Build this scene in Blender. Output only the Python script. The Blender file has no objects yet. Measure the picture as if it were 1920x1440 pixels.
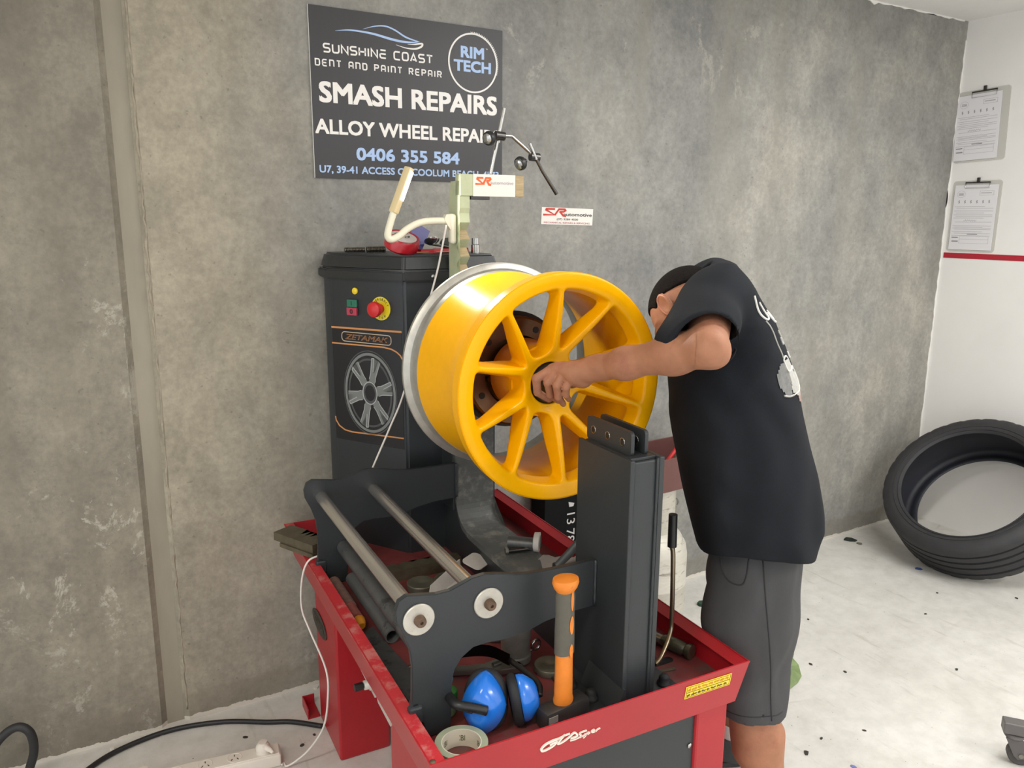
import bpy, bmesh, math, random
import numpy as np
from mathutils import Vector, Matrix
from mathutils.bvhtree import BVHTree

random.seed(7)
SC = bpy.context.scene
COL = SC.collection

# ------------------------------------------------------------------ camera
YAW, PITCH, ROLL, FPX, CAMH = 1.05001, 0.207608, -0.006569, 1478.8, 1.55
def _camera():
    fw = Vector((math.cos(YAW)*math.cos(PITCH), math.sin(YAW)*math.cos(PITCH), -math.sin(PITCH)))
    r = Vector((math.sin(YAW), -math.cos(YAW), 0)); d = fw.cross(r)
    c, s = math.cos(ROLL), math.sin(ROLL)
    r, d = c*r + s*d, -s*r + c*d
    cd = bpy.data.cameras.new('camera'); co = bpy.data.objects.new('camera', cd); COL.objects.link(co)
    cd.sensor_fit = 'HORIZONTAL'; cd.sensor_width = 36.0; cd.lens = 36.0*FPX/1920.0
    cd.clip_start = 0.05; cd.clip_end = 60
    m = Matrix((r, -d, -fw)).transposed().to_4x4(); m.translation = Vector((0, 0, CAMH))
    co.matrix_world = m
    SC.camera = co
_camera()

# ------------------------------------------------------------------ world, lamps, exposure
w = bpy.data.worlds.new('world'); SC.world = w; w.use_nodes = True
w.node_tree.nodes['Background'].inputs[0].default_value = (0.93, 0.96, 1.0, 1)
w.node_tree.nodes['Background'].inputs[1].default_value = 1.55
def area(name, loc, size, energy, color, target):
    l = bpy.data.lights.new(name, 'AREA'); l.shape = 'RECTANGLE'; l.size, l.size_y = size
    l.energy = energy; l.color = color
    o = bpy.data.objects.new(name, l); COL.objects.link(o); o.location = loc
    o.rotation_euler = (Vector(target) - Vector(loc)).to_track_quat('-Z', 'Y').to_euler()
    return o
area('unseen_ceiling_light', (2.3, 0.95, 2.44), (1.3, 0.20), 30, (1.0, 0.99, 0.975), (2.3, 0.9501, 0))
area('unseen_ceiling_light', (2.7, -0.9, 2.44), (1.3, 0.20), 36, (1.0, 0.99, 0.98), (2.7, -0.8999, 0))  # added out of view to brighten the white wall and right side
area('unseen_ceiling_light', (0.6, -2.2, 2.44), (1.3, 0.20), 22, (1.0, 0.99, 0.97), (0.6, -2.1999, 0))
area('unseen_ceiling_light', (-0.9, 0.4, 2.44), (1.3, 0.20), 26, (1.0, 0.93, 0.82), (-0.9, 0.4001, 0))  # warm light added out of view, placed to lift the wall beside the joint
vs = SC.view_settings
SC.display_settings.display_device = 'sRGB'
vs.view_transform = 'Standard'; vs.look = 'None'; vs.gamma = 1.0; vs.use_curve_mapping = False
vs.exposure = 0.10

# ------------------------------------------------------------------ materials
def srgb(r, g, b):
    f = lambda c: (c/255/12.92 if c/255 <= 0.04045 else ((c/255+0.055)/1.055)**2.4)
    return (f(r), f(g), f(b), 1.0)
MATS = {}
def mat(name, col, rough=0.5, metal=0.0, var=0.0, scale=20.0, bump=0.0, bscale=None, col2=None, coat=0.0,
        thr=None, emit=None, stretch=(1, 1, 1), spec=None, alpha=None, trans=None):
    """principled material; var mixes towards a darker/lighter tone by noise; col2+thr = patches of a second colour"""
    if name in MATS: return MATS[name]
    m = bpy.data.materials.new(name); m.use_nodes = True; MATS[name] = m
    nt = m.node_tree; n = nt.nodes; b = n['Principled BSDF']
    c = srgb(*col)
    b.inputs['Base Color'].default_value = c
    b.inputs['Roughness'].default_value = rough; b.inputs['Metallic'].default_value = metal
    if coat: b.inputs['Coat Weight'].default_value = coat; b.inputs['Coat Roughness'].default_value = 0.12
    if spec is not None: b.inputs['Specular IOR Level'].default_value = spec
    if trans: b.inputs['Transmission Weight'].default_value = trans
    if alpha is not None: b.inputs['Alpha'].default_value = alpha
    if emit: b.inputs['Emission Color'].default_value = srgb(*emit[0]); b.inputs['Emission Strength'].default_value = emit[1]
    if var or bump or col2:
        tc = n.new('ShaderNodeTexCoord'); mp = n.new('ShaderNodeMapping'); mp.inputs['Scale'].default_value = stretch
        nt.links.new(tc.outputs['Object'], mp.inputs['Vector'])
        def noise(sc, det=6.0, ro=0.6):
            t = n.new('ShaderNodeTexNoise'); t.inputs['Scale'].default_value = sc
            t.inputs['Detail'].default_value = det; t.inputs['Roughness'].default_value = ro
            nt.links.new(mp.outputs[0], t.inputs['Vector']); return t
        out = None
        if var:
            t = noise(scale); r = n.new('ShaderNodeValToRGB')
            r.color_ramp.elements[0].position = 0.3; r.color_ramp.elements[1].position = 0.7
            r.color_ramp.elements[0].color = tuple(x*(1-var) for x in c[:3]) + (1,)
            r.color_ramp.elements[1].color = tuple(min(1, x*(1+var)) for x in c[:3]) + (1,)
            nt.links.new(t.outputs[0], r.inputs[0]); out = r.outputs[0]
        if col2:
            t = noise(scale*0.6, 8, 0.7); r = n.new('ShaderNodeValToRGB')
            lo, hi = thr or (0.55, 0.62)
            r.color_ramp.elements[0].position = lo; r.color_ramp.elements[1].position = hi
            r.color_ramp.elements[0].color = (0, 0, 0, 1); r.color_ramp.elements[1].color = (1, 1, 1, 1)
            nt.links.new(t.outputs[0], r.inputs[0])
            mx = n.new('ShaderNodeMix'); mx.data_type = 'RGBA'
            nt.links.new(r.outputs[0], mx.inputs[0])
            if out: nt.links.new(out, mx.inputs[6])
            else: mx.inputs[6].default_value = c
            mx.inputs[7].default_value = srgb(*col2); out = mx.outputs[2]
        if out: nt.links.new(out, b.inputs['Base Color'])
        if bump:
            t = noise(bscale or scale*3, 5, 0.6); bp = n.new('ShaderNodeBump'); bp.inputs['Strength'].default_value = bump
            bp.inputs['Distance'].default_value = 0.004
            nt.links.new(t.outputs[0], bp.inputs['Height']); nt.links.new(bp.outputs[0], b.inputs['Normal'])
    return m

# ------------------------------------------------------------------ mesh helpers
def thing(name, label, cat, loc=(0, 0, 0), rz=0.0, group=None):
    o = bpy.data.objects.new(name, None); COL.objects.link(o); o.empty_display_size = 0.05
    o.location = loc; o.rotation_euler = (0, 0, rz)
    o['label'] = label; o['category'] = cat
    if group: o['group'] = group
    return o
def tag(o, label, cat, group=None):
    o['label'] = label; o['category'] = cat
    if group: o['group'] = group
    return o
def obj(name, bm, m, parent=None, smooth=False, label=None, loc=None, rz=None):
    me = bpy.data.meshes.new(name)
    if isinstance(bm, bmesh.types.BMesh):
        bmesh.ops.recalc_face_normals(bm, faces=bm.faces[:]) if not getattr(bm, '_keep', False) else None
        bm.to_mesh(me); bm.free()
    else:
        me = bm
    o = bpy.data.objects.new(name, me); COL.objects.link(o)
    if m is not None:
        for q in (m if isinstance(m, (list, tuple)) else [m]): me.materials.append(q)
    if smooth:
        me.polygons.foreach_set('use_smooth', [True]*len(me.polygons))
        if smooth == 'auto':
            try: me.set_sharp_from_angle(angle=math.radians(38))
            except Exception: pass
    if parent: o.parent = parent
    if loc is not None: o.location = loc
    if rz is not None: o.rotation_euler = (0, 0, rz)
    if label: o['label'] = label
    return o
def NB(): return bmesh.new()
def box(bm, x0, x1, y0, y1, z0, z1, bev=0.0, seg=2, M=None):
    r = bmesh.ops.create_cube(bm, size=1.0)
    vv = r['verts']
    for v in vv:
        v.co = Vector((x0+(v.co.x+.5)*(x1-x0), y0+(v.co.y+.5)*(y1-y0), z0+(v.co.z+.5)*(z1-z0)))
    if bev:
        ee = list({e for v in vv for e in v.link_edges})
        r2 = bmesh.ops.bevel(bm, geom=ee, offset=bev, segments=seg, affect='EDGES', profile=0.5)
        vv = list({v for f in r2['faces'] for v in f.verts} | {v for v in vv if v.is_valid})
    if M is not None:
        bmesh.ops.transform(bm, matrix=M, verts=vv)
    return bm
def frame_from(d):
    d = Vector(d).normalized()
    a = Vector((0, 0, 1)) if abs(d.z) < .95 else Vector((1, 0, 0))
    x = a.cross(d).normalized(); y = d.cross(x)
    return x, y, d
def tube(bm, pts, rad, n=12, caps=True, closed=False):
    """tube along points; rad number or list"""
    pts = [Vector(p) for p in pts]; N = len(pts)
    rads = rad if isinstance(rad, (list, tuple)) else [rad]*N
    rings = []; px = None
    for i, p in enumerate(pts):
        if closed: t = pts[(i+1) % N] - pts[i-1]
        elif i == 0: t = pts[1]-pts[0]
        elif i == N-1: t = pts[-1]-pts[-2]
        else: t = (pts[i+1]-p).normalized() + (p-pts[i-1]).normalized()
        t.normalize()
        if px is None: x, y, _ = frame_from(t)
        else:
            x = (px - t*px.dot(t))
            x = x.normalized() if x.length > 1e-6 else frame_from(t)[0]
            y = t.cross(x)
        px = x
        rings.append([bm.verts.new(p + rads[i]*(math.cos(2*math.pi*k/n)*x + math.sin(2*math.pi*k/n)*y)) for k in range(n)])
    R = N if closed else N-1
    for i in range(R):
        a, b = rings[i], rings[(i+1) % N]
        for k in range(n): bm.faces.new((a[k], a[(k+1) % n], b[(k+1) % n], b[k]))
    if caps and not closed:
        bm.faces.new(rings[0][::-1]); bm.faces.new(rings[-1])
    return bm
def spline(pts, n=8):
    """Catmull-Rom through points"""
    P = [Vector(p) for p in pts]; P = [2*P[0]-P[1]] + P + [2*P[-1]-P[-2]]
    out = []
    for i in range(1, len(P)-2):
        for k in range(n):
            t = k/n
            out.append(0.5*((2*P[i]) + (P[i+1]-P[i-1])*t + (2*P[i-1]-5*P[i]+4*P[i+1]-P[i+2])*t*t + (3*P[i]-P[i-1]-3*P[i+1]+P[i+2])*t**3))
    out.append(P[-2]); return out
def lathe(bm, prof, n=32, axis='z', center=(0, 0, 0), closed=False, M=None):
    """prof = [(r, h)]; r==0 collapses"""
    rings = []; c = Vector(center)
    for r, h in prof:
        if r <= 1e-6: rr = [(0, 0, h)]
        else: rr = [(r*math.cos(2*math.pi*k/n), r*math.sin(2*math.pi*k/n), h) for k in range(n)]
        vs_ = []
        for x, y, z in rr:
            p = Vector((x, y, z)) if axis == 'z' else (Vector((x, z, -y)) if axis == 'y' else Vector((z, x, y)))
            p = p + c
            if M is not None: p = M @ p
            vs_.append(bm.verts.new(p))
        rings.append(vs_)
    T = len(rings) if closed else len(rings)-1
    for i in range(T):
        a, b = rings[i], rings[(i+1) % len(rings)]
        if len(a) == 1 and len(b) == 1: continue
        if len(a) == 1: 
            for k in range(n): bm.faces.new((a[0], b[(k+1) % n], b[k]))
        elif len(b) == 1:
            for k in range(n): bm.faces.new((a[k], a[(k+1) % n], b[0]))
        else:
            for k in range(n): bm.faces.new((a[k], a[(k+1) % n], b[(k+1) % n], b[k]))
    return bm
def prism(bm, poly, h0, h1, M=None, holes=None):
    """polygon in local xy extruded h0..h1 along z, then M"""
    a = [bm.verts.new((x, y, h0)) for x, y in poly]; b = [bm.verts.new((x, y, h1)) for x, y in poly]
    n = len(poly)
    fa = bm.faces.new(a[::-1]); fb = bm.faces.new(b)
    for i in range(n): bm.faces.new((a[i], a[(i+1) % n], b[(i+1) % n], b[i]))
    if n > 4: bmesh.ops.triangulate(bm, faces=[fa, fb])
    if M is not None: bmesh.ops.transform(bm, matrix=M, verts=a+b)
    return bm
def MX(o, x, y, z=None):
    """matrix with origin o, columns x,y,z"""
    x = Vector(x).normalized(); y = Vector(y).normalized(); z = Vector(z).normalized() if z is not None else x.cross(y)
    m = Matrix((x, y, z)).transposed().to_4x4(); m.translation = Vector(o); return m
def TR(*v): return Matrix.Translation(Vector(v))
def RZ(a): return Matrix.Rotation(a, 4, 'Z')
def RX(a): return Matrix.Rotation(a, 4, 'X')
def RY(a): return Matrix.Rotation(a, 4, 'Y')
def sheet(bm, q, t):
    """thin solid from a planar polygon q with thickness t against its normal"""
    q = [Vector(p) for p in q]; nrm = (q[1]-q[0]).cross(q[2]-q[0]).normalized()
    a = [bm.verts.new(p) for p in q]; b = [bm.verts.new(p - nrm*t) for p in q]; n = len(q)
    bm.faces.new(a); bm.faces.new(b[::-1])
    for i in range(n): bm.faces.new((a[i], b[i], b[(i+1) % n], a[(i+1) % n]))
    return bm
def rrect(w, h, r, n=5):
    out = []
    for cx, cy, a0 in ((w-r, h-r, 0), (r, h-r, 90), (r, r, 180), (w-r, r, 270)):
        for k in range(n+1):
            a = math.radians(a0 + 90*k/n); out.append((cx + r*math.cos(a), cy + r*math.sin(a)))
    return out
def ribbon(bm, pts, wd, h0, h1, M, closed=False):
    """flat stroke of width wd (number or list) following 2D pts, as a thin solid"""
    P = [Vector((p[0], p[1])) for p in pts]; N = len(P)
    ws = wd if isinstance(wd, (list, tuple)) else [wd]*N
    L, Rr = [], []
    for i in range(N):
        if closed: d1 = (P[i]-P[i-1]); d2 = (P[(i+1) % N]-P[i])
        else:
            d1 = P[i]-P[i-1] if i > 0 else P[1]-P[0]; d2 = P[i+1]-P[i] if i < N-1 else d1
        d1 = d1.normalized() if d1.length else Vector((1, 0)); d2 = d2.normalized() if d2.length else d1
        n1 = Vector((-d1.y, d1.x)); n2 = Vector((-d2.y, d2.x)); m = (n1+n2)
        m = m.normalized() if m.length > 1e-5 else n1
        k = 1/max(.5, m.dot(n1)); L.append(P[i]+m*ws[i]/2*k); Rr.append(P[i]-m*ws[i]/2*k)
    va = [[bm.verts.new(M @ Vector((p.x, p.y, h))) for p in L] for h in (h0, h1)]
    vb = [[bm.verts.new(M @ Vector((p.x, p.y, h))) for p in Rr] for h in (h0, h1)]
    T = N if closed else N-1
    for i in range(T):
        j = (i+1) % N
        bm.faces.new((va[1][i], vb[1][i], vb[1][j], va[1][j])); bm.faces.new((va[0][i], va[0][j], vb[0][j], vb[0][i]))
        bm.faces.new((va[0][i], va[1][i], va[1][j], va[0][j])); bm.faces.new((vb[0][i], vb[0][j], vb[1][j], vb[1][i]))
    if not closed:
        for i in (0, N-1): bm.faces.new((va[0][i], vb[0][i], vb[1][i], va[1][i]))
    return bm
def text_mesh(s, bold=0.0, shear=0.0, spacing=1.0):
    cu = bpy.data.curves.new('lettering', 'FONT'); cu.body = s; cu.size = 1.0; cu.offset = bold; cu.extrude = 0.0
    cu.shear = shear; cu.space_character = spacing; cu.resolution_u = 3
    o = bpy.data.objects.new('lettering', cu); COL.objects.link(o)
    bpy.context.view_layer.update()
    me = bpy.data.meshes.new_from_object(o.evaluated_get(bpy.context.evaluated_depsgraph_get()))
    bpy.data.objects.remove(o); bpy.data.curves.remove(cu)
    return me
def text(s, x0, x1, y0, y1, M, m, parent, bold=0.0, shear=0.0, h=0.0008, name='lettering', spacing=1.0, label=None):
    """flat lettering fitted in a rectangle of the plane M (cap height y0..y1); one object for each word"""
    thin = min(bold, 0.0)
    me = text_mesh(s, thin, shear, spacing)
    nv = len(me.vertices)
    if nv == 0: return None
    co = np.zeros(nv*3); me.vertices.foreach_get('co', co); co = co.reshape(-1, 3)
    polys = [list(p.vertices) for p in me.polygons]; bpy.data.meshes.remove(me)
    # words: merged x intervals of the glyph faces, cut at wide gaps
    iv = sorted((co[p, 0].min(), co[p, 0].max(), k) for k, p in enumerate(polys))
    words, hi_ = [[]], iv[0][1]
    for a, b, k in iv:
        if a - hi_ > .17*spacing: words.append([])
        words[-1].append(k); hi_ = max(hi_, b)
    lo, hi = co.min(0), co.max(0)
    offs = [(0, 0)] if bold <= 0 else [(0, 0), (bold, bold), (-bold, bold), (bold, -bold), (-bold, -bold)]
    h = max(h, .0001 + .00007*(len(offs)-1))
    sx, sy = (x1-x0)/(hi[0]-lo[0]+2*max(bold, 0)), (y1-y0)/(hi[1]-lo[1]+2*max(bold, 0))
    A = np.array(M); first = None
    for wk in words:
        V, F_ = [], []
        for ki, (ox, oy) in enumerate(offs):
            base = len(V); use = sorted({v for k in wk for v in polys[k]}); mp = {v: base+n for n, v in enumerate(use)}
            for v in use: V.append((x0+(co[v, 0]-lo[0]+ox+max(bold, 0))*sx, y0+(co[v, 1]-lo[1]+oy+max(bold, 0))*sy, h-.00007*ki))
            F_ += [[mp[v] for v in polys[k]] for k in wk]
        W_ = np.array(V) @ A[:3, :3].T + A[:3, 3]
        me = bpy.data.meshes.new(name); me.from_pydata(W_.tolist(), [], F_); me.update()
        o = obj(name, me, m, parent, label=label); first = first or o
    return first

# machine frame: everything on the machine is laid out in its own axes, turned a little from the walls
MROT = math.radians(-2.5)
def mw(u, v, z):
    c, s = math.cos(MROT), math.sin(MROT)
    return (c*u - s*v, s*u + c*v, z)
def mthing(name, label, cat, uvz, rz=0.0, group=None):
    return thing(name, label, cat, mw(*uvz), MROT + rz, group)
def mobj(name, bm, m, uvz, rz=0.0, smooth=False, label=None, cat=None, group=None):
    o = obj(name, bm, m, None, smooth, None, mw(*uvz), MROT + rz)
    tag(o, label, cat, group); return o

# ------------------------------------------------------------------ implicit surfaces
def surface_nets(fn, lo, hi, h):
    ax = [np.arange(lo[i]-h, hi[i]+2*h, h, dtype=np.float32) for i in range(3)]
    X, Y, Z = np.meshgrid(*ax, indexing='ij')
    V = fn(X, Y, Z).astype(np.float32); del X, Y, Z
    ins = V < 0
    nx, ny, nz = V.shape
    s = np.zeros((nx-1, ny-1, nz-1), np.int8)
    offs = [(i, j, k) for i in (0, 1) for j in (0, 1) for k in (0, 1)]
    for i, j, k in offs: s += ins[i:nx-1+i, j:ny-1+j, k:nz-1+k]
    mixed = (s > 0) & (s < 8)
    I, J, K = np.nonzero(mixed)
    idx = np.full(mixed.shape, -1, np.int64); idx[I, J, K] = np.arange(len(I))
    cv = [V[I+i, J+j, K+k] for i, j, k in offs]
    pos = np.zeros((len(I), 3)); cnt = np.zeros(len(I))
    for a in range(8):
        for b in range(a+1, 8):
            d = np.abs(np.array(offs[a])-np.array(offs[b])).sum()
            if d != 1: continue
            va, vb = cv[a], cv[b]; mk = (va < 0) != (vb < 0)
            t = np.where(mk, va/np.where(mk, va-vb, 1), 0)
            pa, pb = np.array(offs[a], float), np.array(offs[b], float)
            pos += np.where(mk[:, None], pa + (pb-pa)*t[:, None], 0); cnt += mk
    pos = pos/cnt[:, None] + np.stack([I, J, K], 1)
    pos = pos*h + np.array([ax[0][0], ax[1][0], ax[2][0]])
    faces = []
    for axn in range(3):
        A = np.moveaxis(ins, axn, 0); Q = np.moveaxis(idx, axn, 0)
        e = A[:-1, 1:-1, 1:-1] != A[1:, 1:-1, 1:-1]
        i, j, k = np.nonzero(e); j = j+1; k = k+1
        q = np.stack([Q[i, j-1, k-1], Q[i, j, k-1], Q[i, j, k], Q[i, j-1, k]], 1)
        fl = A[i, j, k]
        if axn == 1: fl = ~fl
        q[~fl] = q[~fl][:, ::-1]
        faces.append(q)
    F = np.concatenate(faces); F = F[(F >= 0).all(1)]
    return pos, F
def np_mesh(name, pos, F):
    me = bpy.data.meshes.new(name); me.vertices.add(len(pos)); me.vertices.foreach_set('co', pos.astype(np.float32).ravel())
    me.loops.add(F.size); me.loops.foreach_set('vertex_index', F.astype(np.int32).ravel())
    me.polygons.add(len(F)); me.polygons.foreach_set('loop_start', np.arange(0, F.size, 4, dtype=np.int32))
    me.update(calc_edges=True); me.validate()
    me.polygons.foreach_set('use_smooth', [True]*len(me.polygons))
    return me
def relax(pos, F, it=2, lam=0.5):
    E = np.concatenate([F[:, [0, 1]], F[:, [1, 2]], F[:, [2, 3]], F[:, [3, 0]]])
    for _ in range(it):
        acc = np.zeros_like(pos); n = np.zeros(len(pos))
        np.add.at(acc, E[:, 0], pos[E[:, 1]]); np.add.at(acc, E[:, 1], pos[E[:, 0]])
        np.add.at(n, E[:, 0], 1); np.add.at(n, E[:, 1], 1)
        pos = pos + lam*(acc/np.maximum(n, 1)[:, None] - pos)
    return pos
def smin(a, b, k):
    h = np.clip(0.5+0.5*(b-a)/k, 0, 1); return b + (a-b)*h - k*h*(1-h)
def smax(a, b, k): return -smin(-a, -b, k)
def cone(X, Y, Z, a, b, ra, rb):
    d = [b[i]-a[i] for i in range(3)]; L = sum(x*x for x in d)
    t = np.clip(((X-a[0])*d[0]+(Y-a[1])*d[1]+(Z-a[2])*d[2])/L, 0, 1)
    return np.sqrt((X-a[0]-t*d[0])**2+(Y-a[1]-t*d[1])**2+(Z-a[2]-t*d[2])**2) - (ra+(rb-ra)*t)
def ellip(X, Y, Z, c, r):
    k = np.sqrt(((X-c[0])/r[0])**2+((Y-c[1])/r[1])**2+((Z-c[2])/r[2])**2)
    return (k-1)*min(r)
# ------------------------------------------------------------------ the room
WY, WX, CEIL = 2.411, 3.864, 2.475
def concrete(name, tones, seed, warm, flake=.45, fl0=.60, edge=None):
    m = bpy.data.materials.new(name); m.use_nodes = True; nt = m.node_tree; n = nt.nodes; b = n['Principled BSDF']
    b.inputs['Roughness'].default_value = 0.62
    tc = n.new('ShaderNodeTexCoord')
    def mp(sc, off=0):
        k = n.new('ShaderNodeMapping'); k.inputs['Scale'].default_value = sc; k.inputs['Location'].default_value = (seed+off, 0, seed*.7)
        nt.links.new(tc.outputs['Object'], k.inputs[0]); return k.outputs[0]
    def noise(vec, s, d, r, dist=0.0):
        t = n.new('ShaderNodeTexNoise'); t.inputs['Scale'].default_value = s; t.inputs['Detail'].default_value = d
        t.inputs['Roughness'].default_value = r; t.inputs['Distortion'].default_value = dist
        nt.links.new(vec, t.inputs['Vector']); return t.outputs[0]
    def ramp(fac, *st):
        r = n.new('ShaderNodeValToRGB')
        while len(r.color_ramp.elements) < len(st): r.color_ramp.elements.new(0.5)
        for e, (p, c) in zip(r.color_ramp.elements, st): e.position = p; e.color = c if len(c) == 4 else tuple(c)+(1,)
        nt.links.new(fac, r.inputs[0]); return r.outputs[0]
    def mix(f, a, c, mode='MIX'):
        x = n.new('ShaderNodeMix'); x.data_type = 'RGBA'; x.blend_type = mode
        if hasattr(f, 'is_linked') or hasattr(f, 'links'): nt.links.new(f, x.inputs[0])
        else: x.inputs[0].default_value = f
        for i, s in ((6, a), (7, c)):
            if isinstance(s, tuple): x.inputs[i].default_value = s
            else: nt.links.new(s, x.inputs[i])
        return x.outputs[2]
    K, Wt = (0, 0, 0, 1), (1, 1, 1, 1)
    base = ramp(noise(mp((1, 1, .75)), 1.15, 9, .58, .25), (.33, srgb(*tones[0])), (.5, srgb(*tones[1])), (.67, srgb(*tones[2])))
    # trowel marks and mottling at several sizes
    m1 = ramp(noise(mp((1, 1, .8), 3), 7, 10, .74, .25), (.38, (.82, .82, .82, 1)), (.62, (1.12, 1.115, 1.11, 1)))
    col = mix(1.0, base, m1, 'MULTIPLY')
    m2 = ramp(noise(mp((1, 1, 1), 5), 46, 6, .7), (.36, (.86, .86, .86, 1)), (.64, (1.09, 1.09, 1.08, 1)))
    col = mix(1.0, col, m2, 'MULTIPLY')
    if edge:   # ragged beige tone, strongest beside the panel joint
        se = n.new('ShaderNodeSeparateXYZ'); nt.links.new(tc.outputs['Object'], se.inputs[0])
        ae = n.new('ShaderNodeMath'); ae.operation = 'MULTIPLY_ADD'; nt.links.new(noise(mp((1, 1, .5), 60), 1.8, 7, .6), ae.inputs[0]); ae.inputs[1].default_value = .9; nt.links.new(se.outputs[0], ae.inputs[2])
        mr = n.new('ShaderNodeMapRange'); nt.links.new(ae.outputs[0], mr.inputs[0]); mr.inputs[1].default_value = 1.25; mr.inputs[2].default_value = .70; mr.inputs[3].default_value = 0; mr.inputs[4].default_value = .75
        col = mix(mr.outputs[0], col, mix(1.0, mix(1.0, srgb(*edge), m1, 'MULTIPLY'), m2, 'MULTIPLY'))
    # vertical weeping streaks
    st = ramp(noise(mp((3.2, 1, .22), 9), 2.2, 6, .6), (.50, K), (.72, Wt))
    col = mix(mix(.55, K, st), col, srgb(*warm))
    # pale laitance flakes
    fl = ramp(noise(mp((1, 1, .8), 14), 5.2, 11, .78, .4), (fl0, K), (fl0+.04, Wt))
    fl2 = ramp(noise(mp((1, 1, 1), 21), 1.1, 3, .5), (.47, K), (.60, Wt))
    col = mix(mix(1.0, mix(flake, K, fl), fl2, 'MULTIPLY'), col, srgb(184, 179, 166))
    # dark pits
    pt = ramp(noise(mp((1, 1, 1), 33), 70, 2, .5), (.70, K), (.74, Wt))
    col = mix(mix(.35, K, pt), col, srgb(84, 80, 72))
    # dirty skirting band and splashed white floor paint along the foot
    sep = n.new('ShaderNodeSeparateXYZ'); nt.links.new(tc.outputs['Object'], sep.inputs[0])
    ad = n.new('ShaderNodeMath'); ad.operation = 'MULTIPLY_ADD'
    nt.links.new(noise(mp((1, 1, 1), 40), 14, 5, .6), ad.inputs[0]); ad.inputs[1].default_value = -.06; nt.links.new(sep.outputs[2], ad.inputs[2])
    foot = ramp(ad.outputs[0], (.0, Wt), (.055, Wt), (.075, K)) 
    col = mix(mix(.4, K, foot), col, srgb(120, 112, 98))
    ad2 = n.new('ShaderNodeMath'); ad2.operation = 'MULTIPLY_ADD'
    nt.links.new(noise(mp((1, 1, 1), 50), 11, 8, .7), ad2.inputs[0]); ad2.inputs[1].default_value = -.04; nt.links.new(sep.outputs[2], ad2.inputs[2])
    pa = n.new('ShaderNodeMath'); pa.operation = 'LESS_THAN'; nt.links.new(ad2.outputs[0], pa.inputs[0]); pa.inputs[1].default_value = -.008
    col = mix(pa.outputs[0], col, srgb(208, 202, 190))
    nt.links.new(col, b.inputs['Base Color'])
    bp = n.new('ShaderNodeBump'); bp.inputs['Strength'].default_value = .35; bp.inputs['Distance'].default_value = .004
    nt.links.new(noise(mp((1, 1, 1), 3), 22, 8, .7), bp.inputs['Height']); nt.links.new(bp.outputs[0], b.inputs['Normal'])
    return m
conc_l = concrete('concrete_brown', ((106, 101, 90), (132, 126, 113), (154, 147, 132)), 11.3, (112, 106, 93), .75, .565)
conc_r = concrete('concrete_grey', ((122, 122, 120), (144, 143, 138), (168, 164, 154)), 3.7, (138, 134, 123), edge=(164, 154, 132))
def floor_material():
    m = bpy.data.materials.new('painted_floor'); m.use_nodes = True; nt = m.node_tree; n = nt.nodes; b = n['Principled BSDF']
    b.inputs['Roughness'].default_value = .38
    tc = n.new('ShaderNodeTexCoord')
    def noise(s, d, r, sc=(1, 1, 1)):
        k = n.new('ShaderNodeMapping'); k.inputs['Scale'].default_value = sc; nt.links.new(tc.outputs['Object'], k.inputs[0])
        t = n.new('ShaderNodeTexNoise'); t.inputs['Scale'].default_value = s; t.inputs['Detail'].default_value = d; t.inputs['Roughness'].default_value = r
        nt.links.new(k.outputs[0], t.inputs['Vector']); return t.outputs[0]
    def ramp(f, p0, c0, p1, c1):
        r = n.new('ShaderNodeValToRGB'); e = r.color_ramp.elements
        e[0].position, e[0].color, e[1].position, e[1].color = p0, c0, p1, c1
        nt.links.new(f, r.inputs[0]); return r.outputs[0]
    def mul(a, c, f=1.0, mode='MULTIPLY'):
        x = n.new('ShaderNodeMix'); x.data_type = 'RGBA'; x.blend_type = mode
        if isinstance(f, float): x.inputs[0].default_value = f
        else: nt.links.new(f, x.inputs[0])
        for i, s in ((6, a), (7, c)):
            if isinstance(s, tuple): x.inputs[i].default_value = s
            else: nt.links.new(s, x.inputs[i])
        return x.outputs[2]
    c = ramp(noise(2.2, 8, .6), .3, srgb(204, 201, 194), .7, srgb(223, 221, 215))
    c = mul(c, ramp(noise(14, 8, .7), .35, (.9, .9, .89, 1), .6, (1.04, 1.04, 1.04, 1)))
    c = mul(c, ramp(noise(30, 4, .6, (1, .15, 1)), .60, (1, 1, 1, 1), .70, (.86, .85, .84, 1)))
    sp = ramp(noise(95, 2, .5), .74, (0, 0, 0, 1), .77, (1, 1, 1, 1))
    c = mul(c, srgb(120, 112, 104), sp, 'MIX')
    v = n.new('ShaderNodeTexVoronoi'); v.feature = 'DISTANCE_TO_EDGE'; v.inputs['Scale'].default_value = 1.1
    k = n.new('ShaderNodeMapping'); nt.links.new(tc.outputs['Object'], k.inputs[0]); nt.links.new(k.outputs[0], v.inputs['Vector'])
    cr = ramp(v.outputs[0], 0.0, (1, 1, 1, 1), .006, (0, 0, 0, 1))
    c = mul(c, srgb(186, 178, 168), mul(cr, ramp(noise(1.2, 2, .5), .56, (0, 0, 0, 1), .66, (1, 1, 1, 1)), 1.0), 'MIX')
    nt.links.new(c, b.inputs['Base Color'])
    bp = n.new('ShaderNodeBump'); bp.inputs['Strength'].default_value = .18; bp.inputs['Distance'].default_value = .003
    nt.links.new(noise(40, 6, .65), bp.inputs['Height']); nt.links.new(bp.outputs[0], b.inputs['Normal'])
    return m
def structure(name, bm, m, smooth=False):
    o = obj(name, bm, m, None, smooth); o['kind'] = 'structure'; return o
structure('floor', box(NB(), -4, WX+.1, -4, WY+.1, -.1, 0), floor_material())
m_white = mat('white_wall_paint', (238, 236, 232), .55, var=.03, scale=3, bump=.05, bscale=60)
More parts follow.
